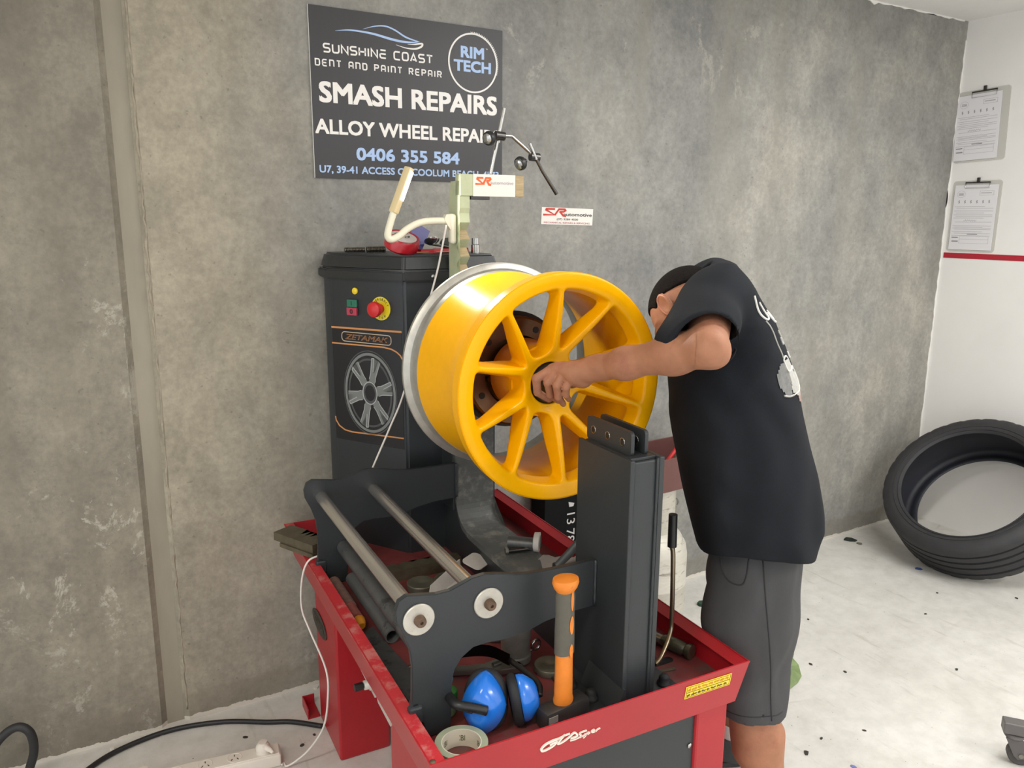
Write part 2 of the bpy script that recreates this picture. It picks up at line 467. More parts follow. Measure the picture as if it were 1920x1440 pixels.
m_ceil = mat('ceiling_paint', (240, 238, 235), .7, var=.03, scale=4)
structure('ceiling', box(NB(), -4, WX+.1, -4, WY+.1, CEIL, CEIL+.1), m_ceil)
wb = structure('wall_back', box(NB(), -4, WX, WY+.024, WY+.2, 0, CEIL), mat('joint_backing', (150, 142, 126), .7, var=.1, scale=12))
bm = NB(); prism(bm, [(-4, WY), (.146, WY), (.163, WY+.016), (.163, WY+.024), (-4, WY+.024)], 0, CEIL)
obj('concrete_panel', bm, conc_l, wb, label='brownish cast concrete panel')
bm = NB(); prism(bm, [(.226, WY), (WX, WY), (WX, WY+.024), (.212, WY+.024), (.212, WY+.014)], 0, CEIL)
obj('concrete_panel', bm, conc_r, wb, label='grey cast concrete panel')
m_seal = mat('joint_sealant', (150, 143, 127), .6, var=.12, scale=9, stretch=(1, 1, .25), bump=.1)
bm = NB(); box(bm, .163, .212, WY+.016, WY+.024, 0, CEIL)
obj('joint_sealant', bm, m_seal, wb)
bm = NB(); rnd = random.Random(3)
tube(bm, [(.222+rnd.uniform(-.003, .003), WY+.003, z*.02) for z in range(2, 123)], [rnd.uniform(.002, .005) for _ in range(121)], 5)
obj('sealant_bead', bm, mat('bead', (152, 143, 126), .7, var=.2, scale=40), wb, smooth=True)
structure('wall_right', box(NB(), WX, WX+.12, -4, WY+.2, 0, CEIL), m_white)
bm = NB(); box(bm, WX-.002, WX, 1.0, 2.398, 1.369, 1.395); structure('trim_1', bm, mat('red_stripe', (176, 34, 52), .45, var=.06, scale=30))
# ragged plaster along the top of the concrete wall and a paint edge in the corner
bm = NB(); rnd = random.Random(5); xs = [2.75+.03*i for i in range(37)]
prism(bm, [(x, CEIL) for x in xs] + [(x, CEIL-rnd.uniform(.001, .008)-(.014 if rnd.random() < .10 else 0)) for x in reversed(xs)], 0, .004, MX((0, WY, 0), (1, 0, 0), (0, 0, 1)))
structure('trim_2', bm, mat('plaster_edge', (232, 230, 224), .8))
bm = NB(); zs = [.02+.03*i for i in range(80)]
prism(bm, [(WX, z) for z in zs] + [(WX-rnd.uniform(.003, .012), z) for z in reversed(zs)], 0, .002, MX((0, WY, 0), (1, 0, 0), (0, 0, 1)))
structure('trim_3', bm, mat('plaster_edge', (232, 230, 224)))

# ------------------------------------------------------------------ advertising board on the wall
m_sign = mat('sign_charcoal', (55, 54, 56), .42, var=.05, scale=90, stretch=(6, 1, .05))
m_ink_w = mat('ink_white', (238, 235, 230), .5); m_ink_b = mat('ink_pale_blue', (172, 198, 236), .5)
sg = thing('sign_board', 'charcoal corrugated board advertising smash repairs with white and pale blue lettering on concrete wall', 'sign', (.697, WY, 1.664))
bm = NB(); box(bm, 0, .638, -.006, -.0005, 0, .482)
obj('board', bm, m_sign, sg)
bm = NB(); box(bm, -.0012, 0, -.006, -.0005, 0, .482); obj('board_edge', bm, mat('sign_edge', (205, 205, 200), .5), sg)
SM = MX((0, -.006, 0), (1, 0, 0), (0, 0, 1))
BOLD = .035
text('SMASH REPAIRS', .022, .618, .216, .276, SM, m_ink_w, sg, bold=.030, spacing=1.0)
text('ALLOY WHEEL REPAIRS', .006, .630, .127, .170, SM, m_ink_w, sg, bold=.026, spacing=1.0)
text('0406 355 584', .130, .479, .055, .093, SM, m_ink_b, sg, bold=.028)
text('U7, 39-41 ACCESS CR,COOLUM BEACH, 4573', .014, .625, .012, .037, SM, m_ink_b, sg, bold=.024)
text('RIM', .486, .570, .386, .421, SM, m_ink_b, sg, bold=.036); text('TECH', .461, .595, .344, .379, SM, m_ink_b, sg, bold=.036)
text('TM', .576, .583, .417, .421, SM, m_ink_w, sg)
# stroke lettering for the squared logo type
def arc(cx, cy, rx, ry, a0, a1, n=4): return [(cx+rx*math.cos(math.radians(a0+(a1-a0)*k/n)), cy+ry*math.sin(math.radians(a0+(a1-a0)*k/n))) for k in range(n+1)]
q = .28
def _S(): return [[(1, 1), (q, 1)] + arc(q, .76, q, .24, 90, 180)[1:] + arc(q, .74, q, .24, 180, 270)[1:] + [(1-q, .5)] + arc(1-q, .26, q, .24, 90, 0)[1:] + arc(1-q, .24, q, .24, 0, -90)[1:] + [(0, 0)]]
STROKE = {
 'S': _S(), 'U': [[(0, 1), (0, q)] + arc(q, q, q, q, 180, 270)[1:] + arc(1-q, q, q, q, 270, 360) + [(1, 1)]],
 'N': [[(0, 0), (0, 1), (1, 0), (1, 1)]], 'n': [[(0, 0), (0, 1), (1-q, 1)] + arc(1-q, 1-q, q, q, 90, 0)[1:] + [(1, 0)]],
 'H': [[(0, 0), (0, 1)], [(1, 0), (1, 1)], [(0, .5), (1, .5)]], 'I': [[(.5, 0), (.5, 1)]],
 'E': [[(1, 1), (.1, 1)], [(.1, .52), (1, .52)], [(.02, .52), (.02, q)] + arc(q, q, q-.02, q, 180, 270)[1:] + [(1, 0)]],
 'e': [[(1, 1), (q, 1)] + arc(q, 1-q, q, q, 90, 180)[1:] + [(0, q)] + arc(q, q, q, q, 180, 270)[1:] + [(1, 0)], [(0, .5), (.9, .5)]],
 'C': [[(1, 1), (q, 1)] + arc(q, 1-q, q, q, 90, 180)[1:] + [(0, q)] + arc(q, q, q, q, 180, 270)[1:] + [(1, 0)]],
 'O': [arc(q, 1-q, q, q, 90, 180) + arc(q, q, q, q, 180, 270) + arc(1-q, q, q, q, 270, 360) + arc(1-q, 1-q, q, q, 0, 90) + [(q, 1)]],
 'A': [[(0, 0), (.5, 1), (1, 0)], [(.35, .22), (.8, .22)]],
 'a': [[(0, 0), (0, 1-q)] + arc(q, 1-q, q, q, 180, 90)[1:] + arc(1-q, 1-q, q, q, 90, 0) + [(1, 0)], [(0, .4), (1, .4)]],
 'T': [[(0, 1), (1, 1)], [(.5, 1), (.5, 0)]],
 'D': [[(0, 0), (0, 1), (1-q, 1)] + arc(1-q, 1-q, q, q, 90, 0)[1:] + [(1, q)] + arc(1-q, q, q, q, 0, -90)[1:] + [(0, 0)]],
 'P': [[(0, 0), (0, 1), (1-q, 1)] + arc(1-q, .74, q, .26, 90, -90)[1:] + [(.1, .48)]],
 'R': [[(0, 0), (0, 1), (1-q, 1)] + arc(1-q, .74, q, .26, 90, -90)[1:] + [(.1, .48)], [(.5, .48), (1, 0)]],
 'M': [[(0, 0), (0, 1), (.5, .4), (1, 1), (1, 0)]], 'B': [[(0, 0), (0, 1), (1-q, 1)] + arc(1-q, .76, q, .24, 90, -90)[1:] + [(.1, .52)], [(1-q, .52)] + arc(1-q, .26, q, .26, 90, -90)[1:] + [(0, 0)]],
}
def stroke_text(s, x0, x1, y0, y1, M, m, parent, wd, gap=.45, h=.0007):
    ws = [(.12 if c == 'I' else (.55 if c == ' ' else 1.0)) for c in s]
    tot = sum(ws) + gap*(len(s)-1); k = (x1-x0)/tot; x = 0; bm = NB()
    for c, w_ in zip(s, ws):
        if c == ' ': obj('lettering', bm, m, parent); bm = NB()
        for st in STROKE.get(c, []):
            ribbon(bm, [(x0+k*(x+(p[0] if c != 'I' else .5)*w_), y0+(y1-y0)*p[1]) for p in st], wd, .0001, h, M)
        x += w_ + gap
    return obj('lettering', bm, m, parent)
stroke_text('SUNSHINE COAST', .041, .387, .358, .380, SM, m_ink_w, sg, .0046)
stroke_text('DenT anD PaInT RePaIR', .015, .417, .319, .336, SM, m_ink_w, sg, .0036, gap=.75)
# car outline, tyre-tread ring
def swoosh(pts, ws, m, name='car_outline'):
    P = spline([(x, y, 0) for x, y in pts], 6); W_ = []
    for i in range(len(P)):
        t = i/(len(P)-1)*(len(ws)-1); a = min(int(t), len(ws)-2); W_.append(ws[a]+(ws[a+1]-ws[a])*(t-a))
    bm = NB(); ribbon(bm, [(p.x, p.y) for p in P], W_, .0001, .0008, SM); return obj(name, bm, m, sg)
swoosh([(.078, .419), (.125, .4255), (.190, .4235), (.254, .414), (.300, .411), (.345, .4155)], [.0006, .004, .006, .007, .006, .002], m_ink_b)
swoosh([(.163, .433), (.200, .445), (.234, .449), (.265, .441), (.300, .425), (.345, .4155)], [.0006, .003, .004, .0045, .005, .003], m_ink_b)
swoosh([(.266, .400), (.300, .394), (.330, .395), (.350, .403), (.353, .412), (.330, .408), (.305, .4055)], [.0006, .003, .005, .006, .005, .004, .001], m_ink_w, 'car_bumper')
bm = NB(); cx, cz, rx, rz_ = .5305, .372, .0865, .0885
ribbon(bm, [(cx+rx*math.cos(2*math.pi*k/72), cz+rz_*math.sin(2*math.pi*k/72)) for k in range(72)], .0052, .0001, .0008, SM, closed=True)
for k in range(30):
    a = math.radians(-18 + 112*k/29); ca, sa = math.cos(a), math.sin(a); d2 = .022
    prism(bm, [(cx+(rx+.002)*math.cos(a-d2), cz+(rz_+.002)*math.sin(a-d2)), (cx+(rx+.0068)*math.cos(a+d2*.9), cz+(rz_+.0068)*math.sin(a+d2*.9)), (cx+(rx+.002)*math.cos(a+d2), cz+(rz_+.002)*math.sin(a+d2))], .0001, .0008, SM)
obj('tyre_ring', bm, m_ink_w, sg)

# ------------------------------------------------------------------ workshop sticker on the wall
m_red_ink = mat('ink_red', (196, 50, 34), .5); m_orange_ink = mat('ink_orange', (226, 98, 34), .5); m_grey_ink = mat('ink_dark', (52, 50, 50), .5); m_pink_ink = mat('ink_pink', (190, 96, 110), .5)
m_sticker = mat('sticker_white', (232, 228, 220), .4)
def sr_logo(parent, M, sx, sy, mred, x0, y0):
    """slanted two-letter monogram drawn as strokes; sx, sy scale a 0..1 box"""
    bm = NB(); f = lambda p: (x0+p[0]*sx, y0+p[1]*sy)
    ribbon(bm, [f(p) for p in [(0, .16), (.52, .16), (.12, .80), (.14, .94), (.52, .94)]], .25*sy, .0001, .0007, M)
    ribbon(bm, [f(p) for p in [(.52, .16), (.70, .94), (.97, .94), (1.0, .80), (.92, .62), (.72, .60)]], .25*sy, .0001, .0008, M)
    ribbon(bm, [f(p) for p in [(.76, .58), (.90, .10), (1.03, .04)]], .25*sy, .0001, .0009, M)
    return obj('monogram', bm, mred, parent)
st = thing('wall_sticker', 'small white workshop sticker with red monogram on the concrete wall below the sign', 'sticker', (1.5, WY, 1.53))
bm = NB(); prism(bm, [(-.004, -.001), (.216, -.0055), (.2185, .053), (-.002, .058)], .0004, .0016, MX((0, 0, 0), (1, 0, 0), (0, 0, 1)))
obj('backing', bm, m_sticker, st)
KM = MX((0, -.0017, 0), (1, 0, -.02), (.02, 0, 1))
sr_logo(st, KM, .094, .026, m_red_ink, .003, .028)
text('automotive', .088, .212, .0295, .0405, KM, m_grey_ink, st, bold=.015); text('(07) 3284 4500', .061, .152, .0125, .0215, KM, m_grey_ink, st, bold=.0)
text('MECHANICAL REPAIRS & SERVICING', .007, .204, .0025, .0085, KM, m_pink_ink, st)

# ------------------------------------------------------------------ two clipboards on the white wall
m_acr = mat('clear_acrylic', (226, 224, 216), .12, alpha=.45); m_paper = mat('paper', (228, 226, 228), .7)
m_steel = mat('bright_steel', (190, 190, 188), .22, metal=1.0); m_tsm = mat('print_grey', (150, 148, 150), .7); m_tsd = mat('print_black', (84, 82, 84), .7)
def clipboard(y_left, z0, wd, ht, rot, label, px, seed):
    t = thing('clipboard', label, 'clipboard', (WX, y_left, z0), 0, 'clipboards on the white wall')
    B = MX((0, 0, 0), (0, -math.cos(rot), math.sin(rot)), (0, math.sin(rot), math.cos(rot)))
    bm = NB(); prism(bm, rrect(wd, ht, .016), .001, .004, B); obj('acrylic_board', bm, m_acr, t)
    bm = NB(); prism(bm, [(px, .010), (px+.208, .010), (px+.208, ht-.02), (px, ht-.02)], .0045, .0065, B); obj('paper_sheets', bm, m_paper, t)
    rnd = random.Random(seed); pm = B @ TR(px, .010, .0066); H = ht-.03
    def bar(x0, x1, y, th, m): 
        bm = NB(); box(bm, x0, x1, y, y+th, 0, .0003, M=pm); obj('printed_line', bm, m, t)
    for k, fy in enumerate((.665, .64, .60, .57, .54, .515, .49, .43, .37, .35, .335, .315, .28, .255, .22)):
        bar(.008+.01*(k % 2), .196-(.04 if k % 3 == 0 else 0), fy*H, .0011, m_tsm)
    for k in range(6):
        bm = NB(); ribbon(bm, [(.026+.029*k, .72*H), (.030+.029*k, .735*H), (.026+.029*k, .75*H), (.030+.029*k, .765*H)], .004, 0, .0003, pm); obj('printed_icon', bm, m_tsm, t)
    bm = NB(); ribbon(bm, [(.034+.020*math.cos(a/10*math.pi), .86*H+.016*math.sin(a/10*math.pi)) for a in range(20)], .0007, 0, .0003, pm, closed=True)
    for y in (.872, .858, .845): ribbon(bm, [(.022, y*H), (.046, y*H)], .0022, 0, .0003, pm)
    obj('printed_logo', bm, m_tsm, t)
    bm = NB(); ribbon(bm, [(.125, .84*H), (.19, .84*H), (.19, .905*H), (.125, .905*H)], .0008, 0, .0003, pm, closed=True); ribbon(bm, [(.13, .875*H), (.18, .875*H)], .003, 0, .0003, pm); obj('printed_box', bm, m_tsm, t)
    bm = NB(); ribbon(bm, [(.05, .10*H), (.19, .10*H), (.19, .21*H), (.05, .21*H)], .0008, 0, .0003, pm, closed=True); ribbon(bm, [(.05, .165*H), (.19, .165*H)], .0008, 0, .0003, pm); obj('printed_box', bm, m_tsm, t)
    bar(.085, .135, .238*H, .0028, m_tsd); bar(.010, .042, .185*H, .003, m_tsd); bar(.012, .044, .12*H, .006, m_tsm)
    bm = NB(); ribbon(bm, [(.06+.0035*k, .454*H+.004*math.sin(k*2.1+seed)*(1 if k % 7 else 0)) for k in range(19)], .0012, 0, .0003, pm); obj('handwriting', bm, m_tsm, t)
    cx = wd*.52
    bm = NB(); box(bm, cx-.06, cx+.06, ht-.012, ht-.006, .0066, .012, .0015, M=B); obj('clip_bar', bm, mat('dark_steel', (92, 90, 88), .3, metal=1.0), t)
    bm = NB(); tube(bm, [B @ Vector(p) for p in ((cx-.058, ht-.012, .010), (cx-.058, ht-.034, .0105), (cx+.058, ht-.034, .0105), (cx+.058, ht-.012, .010))], .0016, 6); obj('clip_wire', bm, m_steel, t, True)
    bm = NB(); box(bm, cx-.008, cx+.008, ht-.006, ht+.014, .004, .009, .002, M=B); obj('hook', bm, mat('dark_steel', (92, 90, 88)), t)
    return t
clipboard(2.403, 1.823, .245, .330, .035, 'clear clipboard holding white job sheets that overhang its edge, hung higher on white wall', .0, 1)
clipboard(2.387, 1.402, .235, .337, .0, 'clear clipboard with a white job sheet hung just above the red wall stripe', .012, 2)
# ------------------------------------------------------------------ wheel straightening machine
m_red = mat('machine_red', (170, 27, 37), .38, var=.06, scale=5, bump=.04, bscale=120, coat=.1)
m_reddust = mat('machine_red_dusty', (190, 44, 52), .5, var=.08, scale=30, col2=(196, 112, 108), thr=(.50, .62))
m_tray = mat('tray_floor_grimy', (120, 52, 52), .6, var=.2, scale=16, col2=(96, 76, 72), thr=(.5, .66), bump=.1)
m_char = mat('charcoal_powdercoat', (46, 50, 52), .42, var=.06, scale=7, bump=.06, bscale=220)
m_chard = mat('charcoal_dusty', (88, 90, 88), .5, var=.14, scale=26, col2=(140, 138, 130), thr=(.50, .70), bump=.08, bscale=200)
m_cab = mat('cabinet_anthracite', (48, 52, 55), .38, var=.05, scale=6, bump=.05, bscale=260)
m_lid = mat('lid_black_plastic', (44, 46, 47), .36, var=.08, scale=18, bump=.07, bscale=300)
m_chrome = mat('chromed_steel', (206, 202, 196), .26, metal=.9, var=.1, scale=14, stretch=(1, .2, 1))
m_disc = mat('zinc_disc', (196, 192, 182), .42, metal=.55, var=.12, scale=34, col2=(150, 140, 122), thr=(.58, .70))
m_rust = mat('rusty_bolt', (104, 84, 68), .6, metal=.4, var=.25, scale=60)
m_flange = mat('browned_steel', (122, 98, 76), .30, metal=.85, var=.22, scale=9)
m_black = mat('black_plastic', (28, 29, 30), .4)
m_blackrub = mat('black_rubber', (34, 35, 37), .7, var=.1, scale=40)
MC = thing('wheel_straightening_machine', 'red and charcoal wheel straightening machine with tool tray, rollers, upright post and control cabinet', 'machine', (0, 0, 0), MROT)
ZR, ZF = .62, .555
# tray: floor and four flared side panels
bm = NB(); box(bm, .455, 1.150, 1.150, 2.335, ZF-.004, ZF); obj('tray_floor', bm, m_tray, MC)
TL = {'f0': (.430, 1.130), 'f1': (1.165, 1.130), 'b0': (.430, 2.360), 'b1': (1.165, 2.360)}
BL = {'f0': (.452, 1.146), 'f1': (1.146, 1.146), 'b0': (.452, 2.340), 'b1': (1.146, 2.340)}
def side(a, b, zb=.520, mt=m_red, name='tray_side'):
    bm = NB(); sheet(bm, [(*BL[a], zb), (*BL[b], zb), (*TL[b], ZR), (*TL[a], ZR)], .003); return obj(name, bm, mt, MC)
pf = side('f0', 'f1'); side('f1', 'b1'); side('b1', 'b0'); side('b0', 'f0')
bm = NB(); sheet(bm, [(.430, 1.130, ZR), (.458, 1.134, ZR+.001), (.458, 2.356, ZR+.001), (.430, 2.360, ZR)], .003); sl = obj('tray_lip', bm, m_reddust, MC)
bm = NB(); sheet(bm, [(1.138, 1.134, ZR-.012), (1.165, 1.130, ZR), (1.165, 2.360, ZR), (1.138, 2.356, ZR-.012)], .003); obj('tray_lip', bm, m_red, MC)
bm = NB(); lathe(bm, [(0, -.006), (.006, -.006), (.006, .001), (0, .002)], 12, 'z', (.437, 1.137, ZR)); obj('corner_plug', bm, m_rust, MC, True)
# legs
def leg(u0, u1, v0, v1): 
    bm = NB(); box(bm, u0, u1, v0, v1, 0, .524, .006); return obj('leg', bm, m_red, MC)
lb = leg(.490, .640, 2.016, 2.251); leg(.490, .590, 1.160, 1.541); leg(1.053, 1.140, 1.160, 1.541); leg(1.0, 1.140, 2.016, 2.251)
bm = NB(); box(bm, .590, 1.053, 1.168, 1.18, 0, .521); fp = obj('front_panel', bm, m_char, MC)
bm = NB(); lathe(bm, [(0, -.002), (.006, -.002), (.006, .0), (.003, .001), (0, .001)], 14, 'y', (1.044, 1.167, .43)); obj('panel_screw', bm, m_steel, fp, True)
bm = NB(); box(bm, .452, .490, 2.255, 2.335, 0, .004); box(bm, .452, .456, 2.255, 2.335, 0, .035, .003); box(bm, .452, .490, 2.331, 2.335, 0, .035); obj('foot_bracket', bm, m_red, MC)
# oval nameplate on the rear leg
OM = MX((.4895, 2.20, .348), (0, -1, 0), (0, 0, 1))
bm = NB(); prism(bm, [(.085*math.cos(a/18*math.pi), .034*math.sin(a/18*math.pi)) for a in range(36)], 0, .002, OM); npl = obj('nameplate', bm, mat('nameplate_dark', (62, 58, 52), .4, metal=.4), lb)
text('ZETAMAK', -.062, .062, -.012, .014, OM, mat('nameplate_raised', (112, 106, 92), .35, metal=.7), lb, bold=.02, h=.003)
# pale galvanised plate and its bolt below the tray's left edge
m_galv = mat('galvanised_plate', (196, 192, 184), .45, metal=.3, var=.06, scale=20)
bm = NB(); sheet(bm, [(.478, v, z) for v, z in ((1.75, .525), (1.742, .501), (1.724, .460), (1.613, .450), (1.596, .462), (1.589, .452), (1.50, .446), (1.495, .525))], .004); gp = obj('galvanised_bracket', bm, m_galv, MC)
bm = NB(); lathe(bm, [(0, -.012), (.011, -.012), (.011, .0), (.015, .0), (.015, .006), (0, .006)], 14, 'x', (.466, 1.615, .488)); obj('bolt', bm, m_galv, gp, True)
bm = NB(); lathe(bm, [(0, -.020), (.009, -.020), (.009, .0), (0, .0)], 6, 'x', (.452, 1.615, .488)); obj('bolt_cap', bm, m_black, gp)
# front panel badge and warning sticker
FM = MX((0, 1.130, ZR), (1, 0, 0), (0, -.16, 1))
m_badge = mat('badge_ivory', (238, 228, 214), .35)
BADGE = [([(.6916, -.0355), (.678, -.0352), (.6628, -.0385), (.6549, -.045), (.6546, -.0494), (.6584, -.0523), (.6673, -.052), (.6791, -.0485), (.685, -.0437), (.6871, -.0411), (.6798, -.0408), (.6722, -.0437)], .0042),
 ([(.7044, -.0305), (.6985, -.0352), (.6918, -.0431), (.6902, -.0471), (.6962, -.0475), (.7056, -.0447), (.7142, -.0399), (.7253, -.0335), (.733, -.0414), (.7283, -.0445), (.7178, -.0441)], .0036),
 ([(.6874, -.0358), (.6985, -.0331), (.7148, -.0314)], .0026), ([(.7179, -.0496), (.7302, -.0502), (.7389, -.0485), (.7442, -.0468)], .0026),
 ([(.7537, -.038), (.743, -.0379), (.7374, -.0403), (.7406, -.0448), (.7429, -.0481), (.739, -.0497)], .0024),
 ([(.7419, -.0435), (.7442, -.0481), (.7486, -.0478), (.7517, -.0445)], .0019), ([(.7534, -.0451), (.7527, -.05), (.7479, -.0544)], .0020),
 ([(.7526, -.047), (.7583, -.0441), (.762, -.0462), (.7567, -.0487)], .0019), ([(.7655, -.0461), (.7726, -.0437), (.7699, -.0419), (.7655, -.0443), (.7674, -.0475), (.7737, -.0478)], .0019), ([(.7755, -.0484), (.779, -.0448), (.7853, -.0434)], .0021)]
for L, w_ in BADGE:
    P = spline([(x, y*1.013, 0) for x, y in L], 5); bm = NB(); ribbon(bm, [(p.x, p.y) for p in P], w_, .0004, .0032, FM)
    obj('badge_stroke', bm, m_badge, pf)
bm = NB(); prism(bm, [(.994, -.045), (1.117, -.046), (1.117, -.016), (.994, -.014)], .0006, .0014, FM); ws = obj('warning_sticker', bm, mat('sticker_yellow', (240, 214, 50), .4), pf, label='yellow warning sticker')
m_tb = mat('sticker_text', (96, 78, 20), .5); m_to = mat('sticker_text_orange', (206, 140, 26), .5)
bm = NB(); ribbon(bm, [(.997, -.0425), (1.114, -.0435), (1.114, -.0185), (.997, -.0165)], .0008, .0015, .0018, FM, closed=True); ribbon(bm, [(.997, -.030), (1.114, -.031)], .0013, .0015, .0018, FM); obj('sticker_rule', bm, m_tb, pf)
for z0, z1, m_, sd in ((-.0275, -.0205, m_to, 3), (-.0405, -.0345, m_tb, 8)):   # worn print, no longer legible
    rnd = random.Random(sd); x = 1.000
    while x < 1.106:
        ln = rnd.uniform(.005, .015); bm = NB(); P = [(min(1.111, x+ln*k/8), (z0+z1)/2+rnd.uniform(-.0014, .0014)) for k in range(9)]
        ribbon(bm, P, [(z1-z0)*rnd.uniform(.35, .7) for _ in P], .0015, .0019, FM); obj('worn_print', bm, m_, pf); x += ln+.0035

# bed: plate that comes down from the headstock, bends forward and runs to the post
prof = [(2.022, 1.02), (2.022, .735)] + [(2.022-.085+.085*math.cos(a), .735-.07*math.sin(a)) for a in [k/8*math.pi/2 for k in range(1, 9)]] + [(1.36, .657), (1.36, .640)] + [(1.937, .648), (1.985, .66), (2.012, .69), (2.034, .735), (2.034, 1.02)]
bm = NB(); prism(bm, prof, .865, .985, MX((0, 0, 0), (0, 1, 0), (0, 0, 1), (1, 0, 0))); obj('bed', bm, m_chard, MC)
sp = [(2.05, 1.02), (2.028, 1.02), (2.028, .74)] + [(2.024-.09+.09*math.cos(a), .737-.078*math.sin(a)) for a in [k/6*math.pi/2 for k in range(1, 7)]] + [(1.36, .652), (1.36, ZF), (2.12, ZF), (2.12, 1.02)]
for uu in (.868, .974):
    bm = NB(); prism(bm, sp, uu, uu+.008, MX((0, 0, 0), (0, 1, 0), (0, 0, 1), (1, 0, 0))); obj('bed_web', bm, m_char, MC)
bm = NB(); box(bm, .86, .99, 2.034, 2.13, .70, 1.30, .004); obj('headstock_column', bm, m_char, MC)
# upright post with flanges and clevis
bm = NB(); box(bm, .874, .934, 1.182, 1.360, ZF, 1.090, .003); post = obj('post', bm, m_char, MC)
for u0, u1 in ((.865, .874), (.934, .946)):
    bm = NB(); box(bm, u0, u1, 1.176, 1.366, ZF, 1.096, .002); obj('post_flange', bm, m_char, post)
bm = NB(); box(bm, .874, .934, 1.190, 1.352, 1.090, 1.096, .001); obj('post_cap', bm, m_char, post)
bm = NB(); tube(bm, [(.874, 1.180, z) for z in np.linspace(ZF, 1.094, 40)], [random.Random(i).uniform(.003, .0042) for i in range(40)], 6); obj('weld_bead', bm, m_char, post, True)
bm = NB(); tube(bm, [(.932, 1.180, z) for z in np.linspace(ZF, 1.094, 40)], [random.Random(i).uniform(.003, .0042) for i in range(40)], 6); obj('weld_bead', bm, m_char, post, True)
def clevis(u0):
    m_ = MX((u0, 1.204, 1.094), (0, 1, 0), (0, 0, 1), (1, 0, 0)); out = rrect(.158, .050, .008, 3); bm = NB()
    hol = [(.030, .024), (.082, .024), (.134, .024)]
    rects = []
    ob = [bm.verts.new(m_ @ Vector((x, y, 0))) for x, y in out]
    prism(bm, out, 0, .008, m_)
    for v in ob: bm.verts.remove(v)
    o = obj('clevis_plate', bm, m_char, MC)
    for hx, hy in hol:
        b2 = NB(); lathe(b2, [(.0085, -.0004), (.0085, .0086), (.0068, .0086), (.0068, -.0004)], 16, 'z', closed=True, M=m_ @ TR(hx, hy, 0)); obj('hole_bush', b2, m_steel, o, True)
        b2 = NB(); lathe(b2, [(0, -.0006), (.0068, -.0006)], 16, 'z', M=m_ @ TR(hx, hy, 0)); lathe(b2, [(.0068, .0088), (0, .0088)], 16, 'z', M=m_ @ TR(hx, hy, 0)); obj('bolt_hole', b2, m_black, o)
    return o
clevis(.884); clevis(.917)
# base plate and bolts of the post
bm = NB(); box(bm, .80, 1.03, 1.155, 1.385, ZF, ZF+.008, .002); bp_ = obj('base_plate', bm, m_char, MC)
for u, v in ((.818, 1.30), (.832, 1.24), (1.004, 1.215), (1.01, 1.33)):
    bm = NB(); lathe(bm, [(.016, 0), (.016, .005), (.012, .006), (.012, .016), (.008, .022), (0, .024)], 12, 'z', (u, v, ZF+.008)); obj('anchor_bolt', bm, m_blackrub, bp_, True)
bm = NB(); sheet(bm, [(.845, 1.17, ZF+.01), (.866, 1.17, ZF+.06), (.866, 1.30, ZF+.06), (.845, 1.30, ZF+.01)], .005); obj('gusset', bm, m_char, MC)

# roller side plates
PL = [(.449, .596), (.447, .627), (.453, .63), (.455, .668), (.456, .716), (.452, .751), (.442, .782), (.427, .815), (.425, .837), (.432, .856), (.448, .864), (.478, .859), (.507, .854), (.535, .855), (.559, .863), (.583, .871), (.608, .873), (.633, .869), (.673, .859), (.710, .854), (.763, .852), (.806, .852), (.864, .852), (.864, .748), (.792, .746), (.743, .739), (.706, .728), (.654, .723), (.613, .726), (.583, .724), (.558, .708), (.543, .687), (.536, .665), (.535, .63), (.535, .594), (.532, .557), (.478, .557), (.477, .588), (.474, .596)]
plates = []
for v0 in (1.285, 2.020):
    bm = NB(); prism(bm, [(x, z) for x, z in PL], -.012 if v0 < 2 else -.012, 0, MX((0, v0, 0), (1, 0, 0), (0, 0, 1)))
    bmesh.ops.bevel(bm, geom=[e for e in bm.edges if len(e.link_faces) == 2 and e.calc_face_angle(0) > 1.2], offset=.0012, segments=2, affect='EDGES')
    o = obj('side_plate', bm, m_char, MC); plates.append(o)
    bm = NB(); box(bm, .447, .475, v0-.006, v0+.012, .594, .632, .005); box(bm, .452, .470, v0+.0, v0+.016, .618, .640, .004); obj('hook_lug', bm, m_char, o)
    bm = NB(); tube(bm, [(.863, v0-.002, z) for z in np.linspace(.752, .852, 14)], [random.Random(i).uniform(.003, .005) for i in range(14)], 6); obj('weld_bead', bm, m_char, o, True)
for u in (.470, .615):
    bm = NB(); tube(bm, [(u, 1.297, .812), (u, 2.020, .812)], .0155, 24); obj('roller', bm, m_chrome, MC, 'auto')
    bm = NB(); lathe(bm, [(0, -.004), (.030, -.004), (.0315, -.0025), (.0315, 0)], 40, 'y', (u, 1.284, .812)); dz = obj('roller_washer', bm, m_disc, plates[0], 'auto')
    bm = NB(); lathe(bm, [(.0, -.010), (.003, -.010), (.0035, -.0145), (.0085, -.015), (.0105, -.012), (.0115, -.004), (.0115, 0)], 16, 'y', (u, 1.281, .812)); obj('washer_bolt', bm, m_rust, plates[0], 'auto')

bm = NB(); tube(bm, [(.525, 1.297, .660), (.525, 2.018, .660)], .0195, 20); obj('tie_bar', bm, mat('dull_steel_pipe', (96, 98, 98), .45, metal=.55, var=.16, scale=22, col2=(66, 68, 68), thr=(.56, .64)), MC, 'auto')
